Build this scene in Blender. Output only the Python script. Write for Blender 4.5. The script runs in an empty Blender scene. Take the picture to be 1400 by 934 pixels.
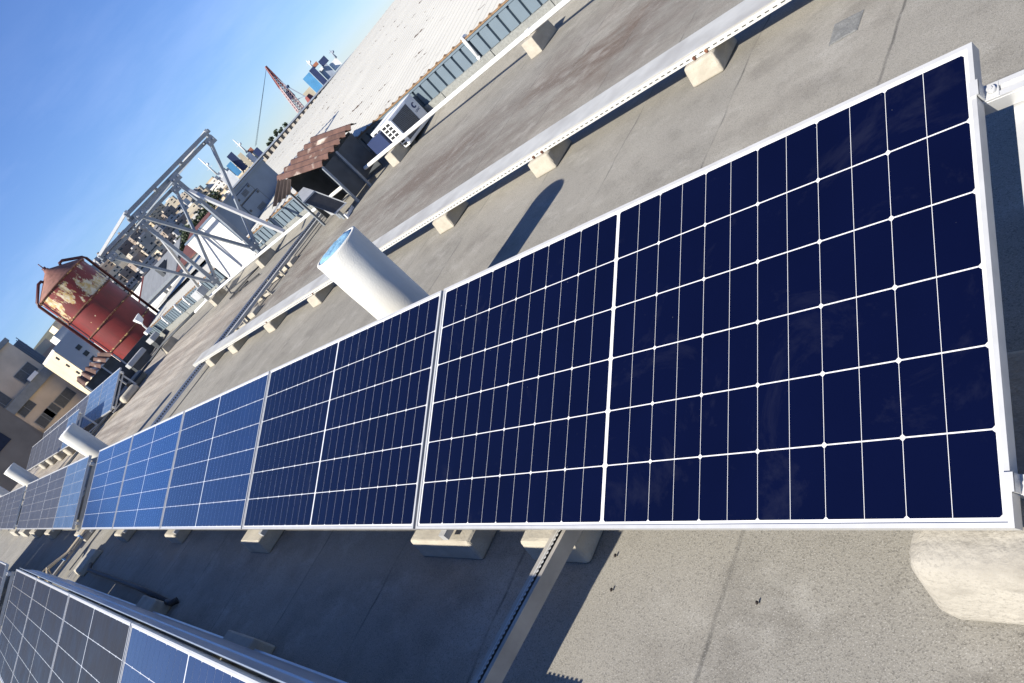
import bpy, bmesh, math, random
from mathutils import Vector, Matrix
random.seed(7)
sc = bpy.context.scene
COL = sc.collection
# ------------------------------------------------------------------ camera
cam_d = bpy.data.cameras.new('camera')
cam = bpy.data.objects.new('camera', cam_d); COL.objects.link(cam)
CAMROWS = ((-0.589945, -0.425523, -0.686218), (0.157419, 0.772944, -0.614636), (0.791950, -0.470625, -0.389008))
r, d, f = [Vector(v).normalized() for v in CAMROWS]
m = Matrix((r, -d, -f)).transposed().to_4x4()
m.translation = Vector((-0.543, 0.830, 1.335))
cam.matrix_world = m
cam_d.sensor_fit = 'HORIZONTAL'; cam_d.sensor_width = 36.0
cam_d.lens = 1019.946 / 1400 * 36
cam_d.shift_x = 34.47 / 1400; cam_d.shift_y = 53.9 / 1400
cam_d.clip_start = 0.05; cam_d.clip_end = 20000
sc.camera = cam
# ------------------------------------------------------------------ light
SUN_EL, SUN_AZ = math.radians(34), math.radians(82)      # azimuth measured from +X to +Y
w = bpy.data.worlds.new('World'); sc.world = w; w.use_nodes = True
nt = w.node_tree; nt.nodes.clear()
sky = nt.nodes.new('ShaderNodeTexSky'); sky.sky_type = 'NISHITA'; sky.sun_disc = False
sky.sun_elevation = SUN_EL; sky.sun_rotation = math.pi/2 - SUN_AZ
sky.altitude = 0; sky.air_density = 1.0; sky.dust_density = 0.0; sky.ozone_density = 2.0
bg = nt.nodes.new('ShaderNodeBackground'); bg.inputs[1].default_value = 0.084
wo = nt.nodes.new('ShaderNodeOutputWorld')
# faint streaky cirrus near the horizon
tc = nt.nodes.new('ShaderNodeTexCoord')
mp = nt.nodes.new('ShaderNodeMapping'); mp.inputs['Scale'].default_value = (2.0, 2.0, 9.0)
nz = nt.nodes.new('ShaderNodeTexNoise'); nz.inputs['Scale'].default_value = 2.2; nz.inputs['Detail'].default_value = 7; nz.inputs['Roughness'].default_value = .62
rp = nt.nodes.new('ShaderNodeMapRange'); rp.inputs[1].default_value = .46; rp.inputs[2].default_value = .8; rp.inputs[3].default_value = 0; rp.inputs[4].default_value = .15
mx = nt.nodes.new('ShaderNodeMix'); mx.data_type = 'RGBA'
mx.inputs[7].default_value = (13, 11.5, 10.5, 1)
nt.links.new(tc.outputs['Generated'], mp.inputs[0]); nt.links.new(mp.outputs[0], nz.inputs['Vector'])
sz = nt.nodes.new('ShaderNodeSeparateXYZ'); nt.links.new(tc.outputs['Generated'], sz.inputs[0])
lo = nt.nodes.new('ShaderNodeMapRange'); lo.inputs[1].default_value = .30; lo.inputs[2].default_value = .06; lo.inputs[3].default_value = .06; lo.inputs[4].default_value = 1
nt.links.new(sz.outputs[2], lo.inputs[0])
cm = nt.nodes.new('ShaderNodeMath'); cm.operation = 'MULTIPLY'
nt.links.new(nz.outputs[0], rp.inputs[0]); nt.links.new(rp.outputs[0], cm.inputs[0]); nt.links.new(lo.outputs[0], cm.inputs[1]); nt.links.new(cm.outputs[0], mx.inputs[0])
tint = nt.nodes.new('ShaderNodeMix'); tint.data_type = 'RGBA'; tint.blend_type = 'MULTIPLY'; tint.inputs[0].default_value = 1
tint.inputs[7].default_value = (.55, .71, 1.10, 1)          # clear deep blue northern sky
nt.links.new(sky.outputs[0], mx.inputs[6]); nt.links.new(mx.outputs[2], tint.inputs[6]); nt.links.new(tint.outputs[2], bg.inputs[0]); nt.links.new(bg.outputs[0], wo.inputs[0])
sun_d = bpy.data.lights.new('sun', 'SUN'); sun_d.energy = 5.0; sun_d.angle = math.radians(.5); sun_d.color = (1.0, .94, .83)
sun = bpy.data.objects.new('sun', sun_d); COL.objects.link(sun)
sv = Vector((math.cos(SUN_AZ)*math.cos(SUN_EL), math.sin(SUN_AZ)*math.cos(SUN_EL), math.sin(SUN_EL)))
sun.rotation_euler = sv.to_track_quat('Z', 'Y').to_euler(); sun.location = sv*40
sc.view_settings.view_transform = 'Standard'; sc.view_settings.look = 'None'
sc.view_settings.gamma = 1; sc.view_settings.exposure = 0.76
sc.render.engine = 'CYCLES'

# ------------------------------------------------------------------ materials
def mat(name, col, rough=.6, metal=0.0, var=.12, scale=8, bump=0.0, bscale=60, detail=5, spec=.5, stretch=None, col2=None, c2lo=.5, c2hi=.65, c2scale=3, c2stretch=None, speck=0.0):
    mt = bpy.data.materials.new(name); mt.use_nodes = True
    t = mt.node_tree; N = t.nodes; Lk = t.links
    b = N['Principled BSDF']
    b.inputs['Roughness'].default_value = rough; b.inputs['Metallic'].default_value = metal
    b.inputs['Specular IOR Level'].default_value = spec
    co = N.new('ShaderNodeNewGeometry')
    def noise(sca, det, st):
        n = N.new('ShaderNodeTexNoise'); n.inputs['Scale'].default_value = sca; n.inputs['Detail'].default_value = det
        if st:
            mm = N.new('ShaderNodeMapping'); mm.inputs['Scale'].default_value = st
            Lk.new(co.outputs['Position'], mm.inputs[0]); Lk.new(mm.outputs[0], n.inputs['Vector'])
        else: Lk.new(co.outputs['Position'], n.inputs['Vector'])
        return n.outputs[0]
    def mixc(fac, a, bb):
        mm = N.new('ShaderNodeMix'); mm.data_type = 'RGBA'
        if isinstance(fac, float): mm.inputs[0].default_value = fac
        else: Lk.new(fac, mm.inputs[0])
        for i, v in ((6, a), (7, bb)):
            if isinstance(v, tuple): mm.inputs[i].default_value = v
            else: Lk.new(v, mm.inputs[i])
        return mm.outputs[2]
    def rng(x, lo, hi):
        q = N.new('ShaderNodeMapRange'); q.inputs[1].default_value = lo; q.inputs[2].default_value = hi; Lk.new(x, q.inputs[0]); return q.outputs[0]
    lo = tuple(c*(1-var) for c in col)+(1,); hi = tuple(min(1, c*(1+var)) for c in col)+(1,)
    out = mixc(rng(noise(scale, detail, stretch), .3, .7), lo, hi)
    if col2:
        out = mixc(rng(noise(c2scale, 8, c2stretch), c2lo, c2hi), out, tuple(col2)+(1,))
    if speck:
        dk = tuple(c*(1-speck) for c in col)+(1,)
        out = mixc(rng(noise(160, 2, None), .52, .66), out, dk)
    Lk.new(out, b.inputs['Base Color'])
    if bump:
        bp = N.new('ShaderNodeBump'); bp.inputs['Strength'].default_value = bump; bp.inputs['Distance'].default_value = .01
        Lk.new(noise(bscale, 4, None), bp.inputs['Height']); Lk.new(bp.outputs[0], b.inputs['Normal'])
    return mt
M = {}
M['alu'] = mat('anodised_aluminium', (.50, .50, .49), .42, .3, .06, 20)
M['steel'] = mat('galvanised_steel', (.24, .265, .29), .5, .25, .12, 6)
M['tray'] = mat('zinc_tray', (.47, .465, .43), .6, 0, .10, 7, col2=(.38, .37, .34), c2scale=2.5)
M['tray_dark'] = mat('weathered_channel', (.32, .295, .25), .65, .05, .15, 12)
M['block'] = mat('cast_concrete', (.40, .365, .295), .95, 0, .14, 9, .3, 80, speck=.12, col2=(.27, .24, .19), c2lo=.55, c2hi=.8, c2scale=5)
M['block_near'] = mat('rough_cast_concrete', (.33, .305, .255), .95, 0, .16, 6, .6, 55, speck=.15, col2=(.22, .20, .165), c2lo=.52, c2hi=.75, c2scale=9, c2stretch=(1, 1, 2.5))
M['block_dark'] = mat('weathered_concrete', (.30, .29, .26), .95, 0, .2, 18, .4, 70)
M['white_paint'] = mat('white_waterproof_paint', (.62, .605, .55),   .85, 0, .10, 6, .2, 110, stretch=(1, 1, .35))
M['cap_blue'] = mat('blue_membrane', (.20, .38, .52), .6, 0, .25, 22, .8, 40)
M['white'] = mat('white_sheet', (.78, .78, .76), .5, 0, .04, 5)
M['pvc'] = mat('white_plastic', (.80, .79, .75), .35, 0, .05, 7)
M['roof_white'] = mat('white_roof_sheet', (.56, .54, .47), .65, 0, .05, .9, col2=(.13, .09, .06), c2lo=.665, c2hi=.69, c2scale=2.0, c2stretch=(.5, 3.6, .3))
M['rust_tip'] = mat('rusty_tip', (.25, .155, .08), .8, 0, .3, 30)
M['siding'] = mat('grey_blue_siding', (.135, .175, .205), .5, 0, .06, 3)
M['curb'] = mat('granule_felt_curb', (.25, .255, .235), .95, 0, .18, 30, .4, 120, speck=.3)
M['dark_sheet'] = mat('charcoal_sheet', (.055, .062, .068), .6, .1, .25, 5)
M['grey_sheet'] = mat('grey_sheet', (.40, .41, .41), .6, .1, .1, 8)
M['rust'] = mat('rusted_corrugated', (.105, .054, .040), .8, 0, .35, 5, .2, 40, col2=(.50, .43, .36), c2lo=.58, c2hi=.68, c2scale=1.2, c2stretch=(1.2, 3.2, 1))
M['rust_dark'] = mat('rust_underside', (.045, .032, .028), .9, 0, .3, 8)
M['slate_paint'] = mat('blue_grey_paint', (.13, .175, .235), .5, 0, .06, 4)
M['hatch_white'] = mat('white_plant_room', (.62, .61, .58), .6, 0, .03, 4)
M['black'] = mat('black_rubber', (.02, .021, .023), .6, 0, .2, 10)
M['grille'] = mat('dark_grille', (.06, .055, .05), .6, 0, .2, 20)
M['logo'] = mat('navy_emblem', (.02, .03, .12), .5, 0, .05)
M['red_roof'] = mat('faded_red_roof', (.22, .10, .075), .75, 0, .25, 6)
M['maroon'] = mat('maroon_pipe', (.085, .02, .018), .5, 0, .2, 8)
M['rust_band'] = mat('rusted_band', (.12, .045, .025), .8, 0, .4, 12, col2=(.5, .33, .12), c2lo=.55, c2hi=.62, c2scale=6)
M['deflector'] = mat('pale_blue_deflector', (.46, .52, .58), .3, .35, .08, 4)
M['cable'] = mat('beige_cable', (.55, .45, .29), .6, 0, .15, 20)
M['cable_blue'] = mat('blue_tie', (.10, .25, .50), .5, 0, .1)
M['crane_red'] = mat('red_crane_paint', (.22, .06, .055), .6, 0, .15)
M['crane_pale'] = mat('pale_pink_crane_paint', (.42, .30, .29), .6, 0, .15)
M['container_blue'] = mat('blue_container', (.09, .30, .52), .55, 0, .15, .4)
M['container_navy'] = mat('navy_container', (.02, .035, .10), .6, 0, .2, .4)
M['container_beige'] = mat('beige_container', (.55, .47, .33), .6, 0, .1, .4)
M['ship_white'] = mat('ship_white', (.75, .74, .70), .5, 0, .1, .5)
M['ship_grey'] = mat('ship_grey', (.32, .36, .42), .5, 0, .15, .5)
M['orange'] = mat('orange_paint', (.40, .15, .08), .6, 0, .1)
M['port_wall'] = mat('port_wall_concrete', (.15, .15, .15), .9, 0, .25, .4)
M['pillar'] = mat('pale_pillar', (.62, .54, .42), .9, 0, .2, .6)
M['tile'] = mat('grey_roof_tiles', (.14, .15, .165), .8, 0, .12, 2.5, .5, 5)
M['terracotta'] = mat('terracotta_tiles', (.10, .035, .03), .85, 0, .2, 3)
M['fascia'] = mat('maroon_fascia', (.12, .025, .02), .6)
M['window'] = mat('dark_window', (.02, .024, .03), .25, 0, .2, 3)
M['shutter'] = mat('slatted_shutter', (.07, .075, .08), .5, 0, .2, 5)
M['shutter_blue'] = mat('navy_shutter', (.010, .014, .032), .5, 0, .2, 5)
M['render_tan'] = mat('tan_render', (.33, .245, .17), .9, 0, .15, .8, .1, 20, col2=(.17, .10, .055), c2lo=.58, c2hi=.75, c2scale=.35, c2stretch=(1, 1.6, .3))
M['render_apt'] = mat('stained_apartment_render', (.60, .485, .36), .9, 0, .12, .6, .1, 20, col2=(.25, .185, .12), c2lo=.56, c2hi=.66, c2scale=.25, c2stretch=(1, 1, .7))
M['band'] = mat('grey_concrete_band', (.24, .255, .255), .9, 0, .12, 2)
M['pale_render'] = mat('pale_grey_render', (.55, .555, .54), .9, 0, .06, .5)
M['cream'] = mat('cream_render', (.62, .53, .38), .9, 0, .08, .5)
M['pink'] = mat('pink_render', (.55, .38, .28), .9, 0, .1, .5)
TOWN = [mat('town_'+n, c, .9, 0, .1, .2) for n, c in (('cream', (.56, .49, .37)), ('beige', (.44, .385, .31)), ('white', (.66, .63, .57)), ('grey', (.36, .355, .35)), ('sand', (.48, .39, .27)), ('brown', (.27, .22, .18)))]
TOWN_N = ['cream', 'beige', 'white', 'grey', 'sand coloured', 'brown']
M['hill'] = mat('hill_soil', (.10, .10, .07), .95, 0, .4, .02)
M['ground'] = mat('city_ground', (.16, .15, .135), .95, 0, .3, .03)
M['sea'] = mat('sea_water', (.03, .07, .11), .25, 0, .1, .02)
M['bark'] = mat('bark', (.10, .075, .05), .9)
M['leaf'] = mat('dark_leaf', (.045, .065, .03), .7, 0, .5, .6)
M['litter'] = mat('dry_leaf', (.035, .025, .02), .8)
M['patch'] = mat('bitumen_patch', (.20, .20, .185), .9, 0, .25, 25, .4, 60, speck=.4)

def slotmat(name, col, axis, zlo, zhi, pitch=.05, groove=None):
    mt = mat(name, col, .5, .15, .06, 5); t = mt.node_tree; N = t.nodes; Lk = t.links; b = N['Principled BSDF']
    src = b.inputs['Base Color'].links[0].from_socket
    g = N.new('ShaderNodeNewGeometry'); sp = N.new('ShaderNodeSeparateXYZ'); Lk.new(g.outputs['Position'], sp.inputs[0])
    def mth(op, a, bb):
        n = N.new('ShaderNodeMath'); n.operation = op
        for i, v in enumerate((a, bb)):
            if isinstance(v, (int, float)): n.inputs[i].default_value = v
            else: Lk.new(v, n.inputs[i])
        return n.outputs[0]
    u = mth('LESS_THAN', mth('FRACT', mth('DIVIDE', sp.outputs[axis], pitch), 0), .55)
    v = mth('MULTIPLY', mth('GREATER_THAN', sp.outputs[2], zlo), mth('LESS_THAN', sp.outputs[2], zhi))
    f_ = mth('MULTIPLY', u, v)
    if groove: f_ = mth('MAXIMUM', f_, mth('MULTIPLY', mth('MULTIPLY', mth('GREATER_THAN', sp.outputs[2], groove), mth('LESS_THAN', sp.outputs[2], groove+.0018)), .6))
    m_ = N.new('ShaderNodeMix'); m_.data_type = 'RGBA'; Lk.new(f_, m_.inputs[0]); Lk.new(src, m_.inputs[6]); m_.inputs[7].default_value = (.03, .03, .03, 1)
    Lk.new(m_.outputs[2], b.inputs['Base Color']); return mt
M['slot_x'] = slotmat('slotted_zinc_tray', (.56, .555, .52), 0, -.0985, -.0915, .05, -.0700)
M['slot_y'] = slotmat('slotted_blue_tray', (.42, .46, .52), 1, -.14, -.115)
def tankmat():
    mt = mat('peeling_red_tank_paint', (.165, .017, .013), .5, 0, .25, 1.6, .1, 30); t = mt.node_tree; N = t.nodes; Lk = t.links; b = N['Principled BSDF']
    src = b.inputs['Base Color'].links[0].from_socket
    g = N.new('ShaderNodeNewGeometry'); sp = N.new('ShaderNodeSeparateXYZ'); Lk.new(g.outputs['Position'], sp.inputs[0])
    def noise(sc_, st, det=9):
        n = N.new('ShaderNodeTexNoise'); n.inputs['Scale'].default_value = sc_; n.inputs['Detail'].default_value = det; n.inputs['Roughness'].default_value = .68
        mm = N.new('ShaderNodeMapping'); mm.inputs['Scale'].default_value = st; Lk.new(g.outputs['Position'], mm.inputs[0]); Lk.new(mm.outputs[0], n.inputs['Vector']); return n.outputs[0]
    def rng(x, a, c, lo=0, hi=1):
        q = N.new('ShaderNodeMapRange'); q.inputs[1].default_value = a; q.inputs[2].default_value = c; q.inputs[3].default_value = lo; q.inputs[4].default_value = hi; Lk.new(x, q.inputs[0]); return q.outputs[0]
    def mth(op, a, bb):
        n = N.new('ShaderNodeMath'); n.operation = op
        for i, v in enumerate((a, bb)):
            if isinstance(v, (int, float)): n.inputs[i].default_value = v
            else: Lk.new(v, n.inputs[i])
        return n.outputs[0]
    # peeling: upper course strongly, small flakes elsewhere
    h = rng(sp.outputs[2], 2.35, 2.6, -.13, .035)
    pe = rng(mth('ADD', noise(2.0, (1, 1, .42)), h), .545, .565)
    fl = rng(noise(5.5, (1, 1, .7)), .69, .70)
    pe = mth('MAXIMUM', pe, fl)
    yl = N.new('ShaderNodeMix'); yl.data_type = 'RGBA'; Lk.new(rng(noise(7, (1, 1, 1)), .4, .6), yl.inputs[0]); yl.inputs[6].default_value = (.50, .33, .10, 1); yl.inputs[7].default_value = (.62, .55, .40, 1)
    m_ = N.new('ShaderNodeMix'); m_.data_type = 'RGBA'; Lk.new(pe, m_.inputs[0]); Lk.new(src, m_.inputs[6]); Lk.new(yl.outputs[2], m_.inputs[7])
    rs = N.new('ShaderNodeMix'); rs.data_type = 'RGBA'; Lk.new(mth('MULTIPLY', rng(noise(3.4, (1.6, 1.6, .22)), .52, .70), .7), rs.inputs[0]); Lk.new(m_.outputs[2], rs.inputs[6]); rs.inputs[7].default_value = (.075, .022, .012, 1)
    Lk.new(rs.outputs[2], b.inputs['Base Color']); return mt
M['red'] = tankmat()
# roof felt: strips, lap seams, granules, stains
def felt():
    mt = bpy.data.materials.new('mineral_roof_felt'); mt.use_nodes = True
    t = mt.node_tree; N = t.nodes; Lk = t.links; b = N['Principled BSDF']
    b.inputs['Roughness'].default_value = .95; b.inputs['Specular IOR Level'].default_value = .25
    g = N.new('ShaderNodeNewGeometry'); pos = g.outputs['Position']
    def noise(sca, det=4, st=None, rough=.55):
        n = N.new('ShaderNodeTexNoise'); n.inputs['Scale'].default_value = sca; n.inputs['Detail'].default_value = det; n.inputs['Roughness'].default_value = rough
        if st:
            mm = N.new('ShaderNodeMapping'); mm.inputs['Scale'].default_value = st; Lk.new(pos, mm.inputs[0]); Lk.new(mm.outputs[0], n.inputs['Vector'])
        else: Lk.new(pos, n.inputs['Vector'])
        return n.outputs[0]
    def math_(op, a, bb=None, c=None):
        n = N.new('ShaderNodeMath'); n.operation = op
        for i, v in enumerate((a, bb, c)):
            if v is None: continue
            if isinstance(v, (int, float)): n.inputs[i].default_value = v
            else: Lk.new(v, n.inputs[i])
        return n.outputs[0]
    def rng(x, lo, hi, a=0, bb=1):
        q = N.new('ShaderNodeMapRange'); q.inputs[1].default_value = lo; q.inputs[2].default_value = hi; q.inputs[3].default_value = a; q.inputs[4].default_value = bb; Lk.new(x, q.inputs[0]); return q.outputs[0]
    def mixc(fac, a, bb):
        mm = N.new('ShaderNodeMix'); mm.data_type = 'RGBA'
        Lk.new(fac, mm.inputs[0])
        for i, v in ((6, a), (7, bb)):
            if isinstance(v, tuple): mm.inputs[i].default_value = v+(1,)
            else: Lk.new(v, mm.inputs[i])
        return mm.outputs[2]
    sx = N.new('ShaderNodeSeparateXYZ'); Lk.new(pos, sx.inputs[0]); X, Y = sx.outputs[0], sx.outputs[1]
    col = mixc(rng(noise(.9, 6), .35, .68), (.255, .238, .200), (.335, .312, .262))
    # brown dirt washed along the roof, strongest in a band behind the cable tray
    band = math_('MULTIPLY', rng(Y, -7.2, -5.6), rng(Y, -3.9, -5.0))
    dirt = math_('MULTIPLY', rng(noise(1.5, 9, (.38, 1.0, 1), .70), .44, .60), band)
    col = mixc(math_('MULTIPLY', dirt, .95), col, (.135, .098, .074))
    # bleached grain running along the roof, far strip
    far = math_('MULTIPLY', rng(X, 13.5, 16.5), rng(Y, -7.0, -6.0))
    far = math_('MULTIPLY', far, rng(Y, -1.5, -2.4))
    gr = rng(noise(1.6, 7, (.22, 2.4, 1), .6), .36, .66)
    col = mixc(math_('MULTIPLY', far, .9), col, mixc(gr, (.27, .225, .18), (.60, .53, .43)))
    # stains
    col = mixc(math_('MULTIPLY', rng(noise(2.7, 7), .55, .75), .6), col, (.155, .140, .116))
    col = mixc(math_('MULTIPLY', rng(noise(1.9, 7, (1, 1, 3)), .60, .78), .6), col, (.41, .385, .335))
    # strips 0.9 m wide running across, each a slightly different grey
    sxx = math_('DIVIDE', math_('ADD', math_('ADD', X, .08), math_('MULTIPLY', noise(1.5, 3), .10)), .91)
    fr = math_('FRACT', sxx)
    wn = N.new('ShaderNodeTexWhiteNoise'); wn.noise_dimensions = '1D'; Lk.new(math_('FLOOR', sxx), wn.inputs['W'])
    col = mixc(rng(wn.outputs[0], 0, 1, 0, .30), col, (.20, .195, .175))
    seam = math_('MULTIPLY', rng(math_('ABSOLUTE', math_('SUBTRACT', fr, .5)), .489, .4965), rng(noise(3.0, 5), .40, .62, .05, .7))
    col = mixc(seam, col, (.05, .048, .045))
    # pale washed patches and darker damp marks, patch sized
    col = mixc(math_('MULTIPLY', rng(noise(5.5, 8, None, .7), .50, .72), .45), col, (.155, .143, .120))
    col = mixc(math_('MULTIPLY', rng(noise(3.1, 8, (1, 1.3, 1), .68), .54, .74), .55), col, (.43, .41, .36))
    wv = noise(7.0, 6, (1, .5, 1), .7)
    crk = math_('MULTIPLY', rng(math_('ABSOLUTE', math_('SUBTRACT', wv, .5)), .006, .001), rng(noise(1.2, 3), .55, .65))
    col = mixc(math_('MULTIPLY', crk, .55), col, (.09, .082, .07))
    g0 = noise(80, 5, None, .75)
    col = mixc(rng(g0, .54, .75, 0, .45), col, (.12, .11, .092))
    # granules
    gn = noise(210, 3, None, .7)
    col = mixc(rng(gn, .52, .66, 0, .65), col, (.075, .07, .06))
    g2 = noise(260, 2)
    col = mixc(rng(g2, .58, .70, 0, .6), col, (.52, .50, .45))
    Lk.new(col, b.inputs['Base Color'])
    bp = N.new('ShaderNodeBump'); bp.inputs['Strength'].default_value = .4; bp.inputs['Distance'].default_value = .004
    hh = math_('ADD', gn, math_('MULTIPLY', seam, -.6)); Lk.new(hh, bp.inputs['Height']); Lk.new(bp.outputs[0], b.inputs['Normal'])
    return mt
M['felt'] = felt()

# photovoltaic cells: blue and grey tones carry each panel's reflected sky in the colour
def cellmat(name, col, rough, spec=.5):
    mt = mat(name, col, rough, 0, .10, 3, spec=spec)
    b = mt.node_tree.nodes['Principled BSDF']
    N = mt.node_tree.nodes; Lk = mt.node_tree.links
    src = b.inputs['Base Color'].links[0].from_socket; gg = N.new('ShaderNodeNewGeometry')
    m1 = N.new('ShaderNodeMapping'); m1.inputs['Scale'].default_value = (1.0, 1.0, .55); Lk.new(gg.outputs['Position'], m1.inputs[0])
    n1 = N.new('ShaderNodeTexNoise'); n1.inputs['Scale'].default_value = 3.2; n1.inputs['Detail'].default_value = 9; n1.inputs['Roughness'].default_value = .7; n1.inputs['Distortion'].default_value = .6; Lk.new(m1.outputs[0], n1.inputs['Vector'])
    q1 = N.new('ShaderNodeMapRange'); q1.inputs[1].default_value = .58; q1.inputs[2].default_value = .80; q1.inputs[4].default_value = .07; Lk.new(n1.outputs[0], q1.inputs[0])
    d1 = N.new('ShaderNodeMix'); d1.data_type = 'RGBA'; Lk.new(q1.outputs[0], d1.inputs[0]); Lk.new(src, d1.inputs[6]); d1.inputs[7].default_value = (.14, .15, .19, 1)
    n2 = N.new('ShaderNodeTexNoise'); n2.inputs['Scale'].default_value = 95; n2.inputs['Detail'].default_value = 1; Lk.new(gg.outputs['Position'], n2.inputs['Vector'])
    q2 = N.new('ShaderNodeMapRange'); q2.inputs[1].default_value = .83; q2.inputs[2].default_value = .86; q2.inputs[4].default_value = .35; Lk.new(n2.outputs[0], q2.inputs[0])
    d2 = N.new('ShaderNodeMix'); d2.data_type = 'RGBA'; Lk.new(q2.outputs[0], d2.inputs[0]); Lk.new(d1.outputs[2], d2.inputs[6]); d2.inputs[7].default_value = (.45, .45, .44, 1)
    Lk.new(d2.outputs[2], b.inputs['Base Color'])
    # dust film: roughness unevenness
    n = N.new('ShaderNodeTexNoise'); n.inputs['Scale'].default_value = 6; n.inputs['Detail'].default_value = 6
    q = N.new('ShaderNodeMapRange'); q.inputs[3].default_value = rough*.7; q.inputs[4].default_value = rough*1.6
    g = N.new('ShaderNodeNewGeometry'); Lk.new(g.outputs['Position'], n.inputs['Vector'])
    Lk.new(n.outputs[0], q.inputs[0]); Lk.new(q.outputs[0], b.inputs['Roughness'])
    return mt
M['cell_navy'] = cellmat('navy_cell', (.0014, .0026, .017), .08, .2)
M['cell_blue'] = cellmat('blue_sky_reflection_cell', (.009, .036, .128), .12, .4)
M['cell_mid'] = cellmat('mid_sky_reflection_cell', (.008, .020, .068), .12, .35)
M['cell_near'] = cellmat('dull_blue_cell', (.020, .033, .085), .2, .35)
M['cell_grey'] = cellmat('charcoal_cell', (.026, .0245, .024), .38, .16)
M['cell_haze'] = cellmat('haze_reflection_cell', (.062, .062, .066), .32, .35)  # grey puts low-angle reflection of hazy sky into the cell colour
M['cell_sky'] = cellmat('sky_reflection_cell', (.075, .12, .20), .25)
M['backsheet'] = mat('white_backsheet', (.62, .62, .62), .15, 0, .02)

# ------------------------------------------------------------------ mesh helpers
class MB:
    def __init__(s): s.v = []; s.f = []; s.sm = []
    def add(s, vs, fs, smooth=False):
        o = len(s.v); s.v += [tuple(p) for p in vs]; s.f += [tuple(i+o for i in q) for q in fs]; s.sm += [smooth]*len(fs)
    def box(s, x0, x1, y0, y1, z0, z1):
        s.add([(x0,y0,z0),(x1,y0,z0),(x1,y1,z0),(x0,y1,z0),(x0,y0,z1),(x1,y0,z1),(x1,y1,z1),(x0,y1,z1)],
              [(0,3,2,1),(4,5,6,7),(0,1,5,4),(1,2,6,5),(2,3,7,6),(3,0,4,7)])
    def hexa(s, p):   # 8 points: bottom ring, top ring
        s.add(p, [(0,3,2,1),(4,5,6,7),(0,1,5,4),(1,2,6,5),(2,3,7,6),(3,0,4,7)])
    def bar(s, p, q, w, h=None, up=(0,0,1)):
        p = Vector(p); q = Vector(q); d = (q-p).normalized(); h = h or w
        u = Vector(up)
        if abs(d.dot(u)) > .98: u = Vector((1,0,0))
        a = d.cross(u).normalized()*w/2; b = a.cross(d).normalized()*h/2
        s.add([p-a-b, p+a-b, p+a+b, p-a+b, q-a-b, q+a-b, q+a+b, q-a+b], [(0,3,2,1),(4,5,6,7),(0,1,5,4),(1,2,6,5),(2,3,7,6),(3,0,4,7)])
    def tube(s, pts, rad, n=10, cap=True):
        pts = [Vector(p) for p in pts]; rs = rad if isinstance(rad, (list, tuple)) else [rad]*len(pts)
        o = len(s.v); pa = None
        for i, p in enumerate(pts):
            d = (pts[min(i+1, len(pts)-1)]-pts[max(i-1, 0)]).normalized()
            u = Vector((0,0,1)) if abs(d.z) < .95 else Vector((1,0,0))
            a = d.cross(u).normalized(); b = d.cross(a).normalized()
            if pa is not None and a.dot(pa) < 0: a = -a; b = -b
            pa = a
            for k in range(n):
                t = 2*math.pi*k/n; s.v.append(tuple(p+(a*math.cos(t)+b*math.sin(t))*rs[i]))
        for i in range(len(pts)-1):
            for k in range(n):
                s.f.append((o+i*n+k, o+i*n+(k+1) % n, o+(i+1)*n+(k+1) % n, o+(i+1)*n+k)); s.sm.append(True)
        if cap:
            s.f.append(tuple(o+k for k in range(n))[::-1]); s.sm.append(False)
            s.f.append(tuple(o+(len(pts)-1)*n+k for k in range(n))); s.sm.append(False)
    def lathe(s, c, prof, n=32, smooth=True, cap=True):
        o = len(s.v)
        for (rr, z) in prof:
            for k in range(n):
                t = 2*math.pi*k/n; s.v.append((c[0]+rr*math.cos(t), c[1]+rr*math.sin(t), c[2]+z))
        for i in range(len(prof)-1):
            for k in range(n):
                s.f.append((o+i*n+k, o+i*n+(k+1) % n, o+(i+1)*n+(k+1) % n, o+(i+1)*n+k)); s.sm.append(smooth)
        if cap:
            s.f.append(tuple(o+k for k in range(n))[::-1]); s.sm.append(False)
            s.f.append(tuple(o+(len(prof)-1)*n+k for k in range(n))); s.sm.append(False)
ORG = {}
def obj(name, mb, m, parent=None, bevel=0, fix=True):
    me = bpy.data.meshes.new(name)
    off = ORG.get(parent.name, Vector()) if parent else Vector()
    me.from_pydata([Vector(v)-off for v in mb.v], [], mb.f)
    for p, s_ in zip(me.polygons, mb.sm): p.use_smooth = s_
    if fix:
        bm = bmesh.new(); bm.from_mesh(me); bmesh.ops.recalc_face_normals(bm, faces=bm.faces); bm.to_mesh(me); bm.free()
    me.materials.append(m)
    o = bpy.data.objects.new(name, me); COL.objects.link(o)
    if parent: o.parent = parent; ORG[o.name] = off
    if bevel:
        b = o.modifiers.new('bevel', 'BEVEL'); b.width = bevel; b.segments = 2; b.limit_method = 'ANGLE'
    return o
def tag(o, label, cat, group=None):
    o['label'] = label; o['category'] = cat
    if group: o['group'] = group
    return o
def thing(name, label, cat, loc, group=None):
    o = bpy.data.objects.new(name, None); COL.objects.link(o); o.location = loc; o.empty_display_size = .1
    ORG[o.name] = Vector(loc)
    return tag(o, label, cat, group)
def struct(name, mb, m, kind='structure', fix=True):
    o = obj(name, mb, m, fix=fix); o['kind'] = kind; return o
def copy_thing(root, loc, label, group=None):
    c = root.copy(); COL.objects.link(c); c.location = loc; c['label'] = label
    if group: c['group'] = group
    for ch in list(root.children):
        k = ch.copy(); COL.objects.link(k); k.parent = c
        for g in list(ch.children):
            q = g.copy(); COL.objects.link(q); q.parent = k
    return c
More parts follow.
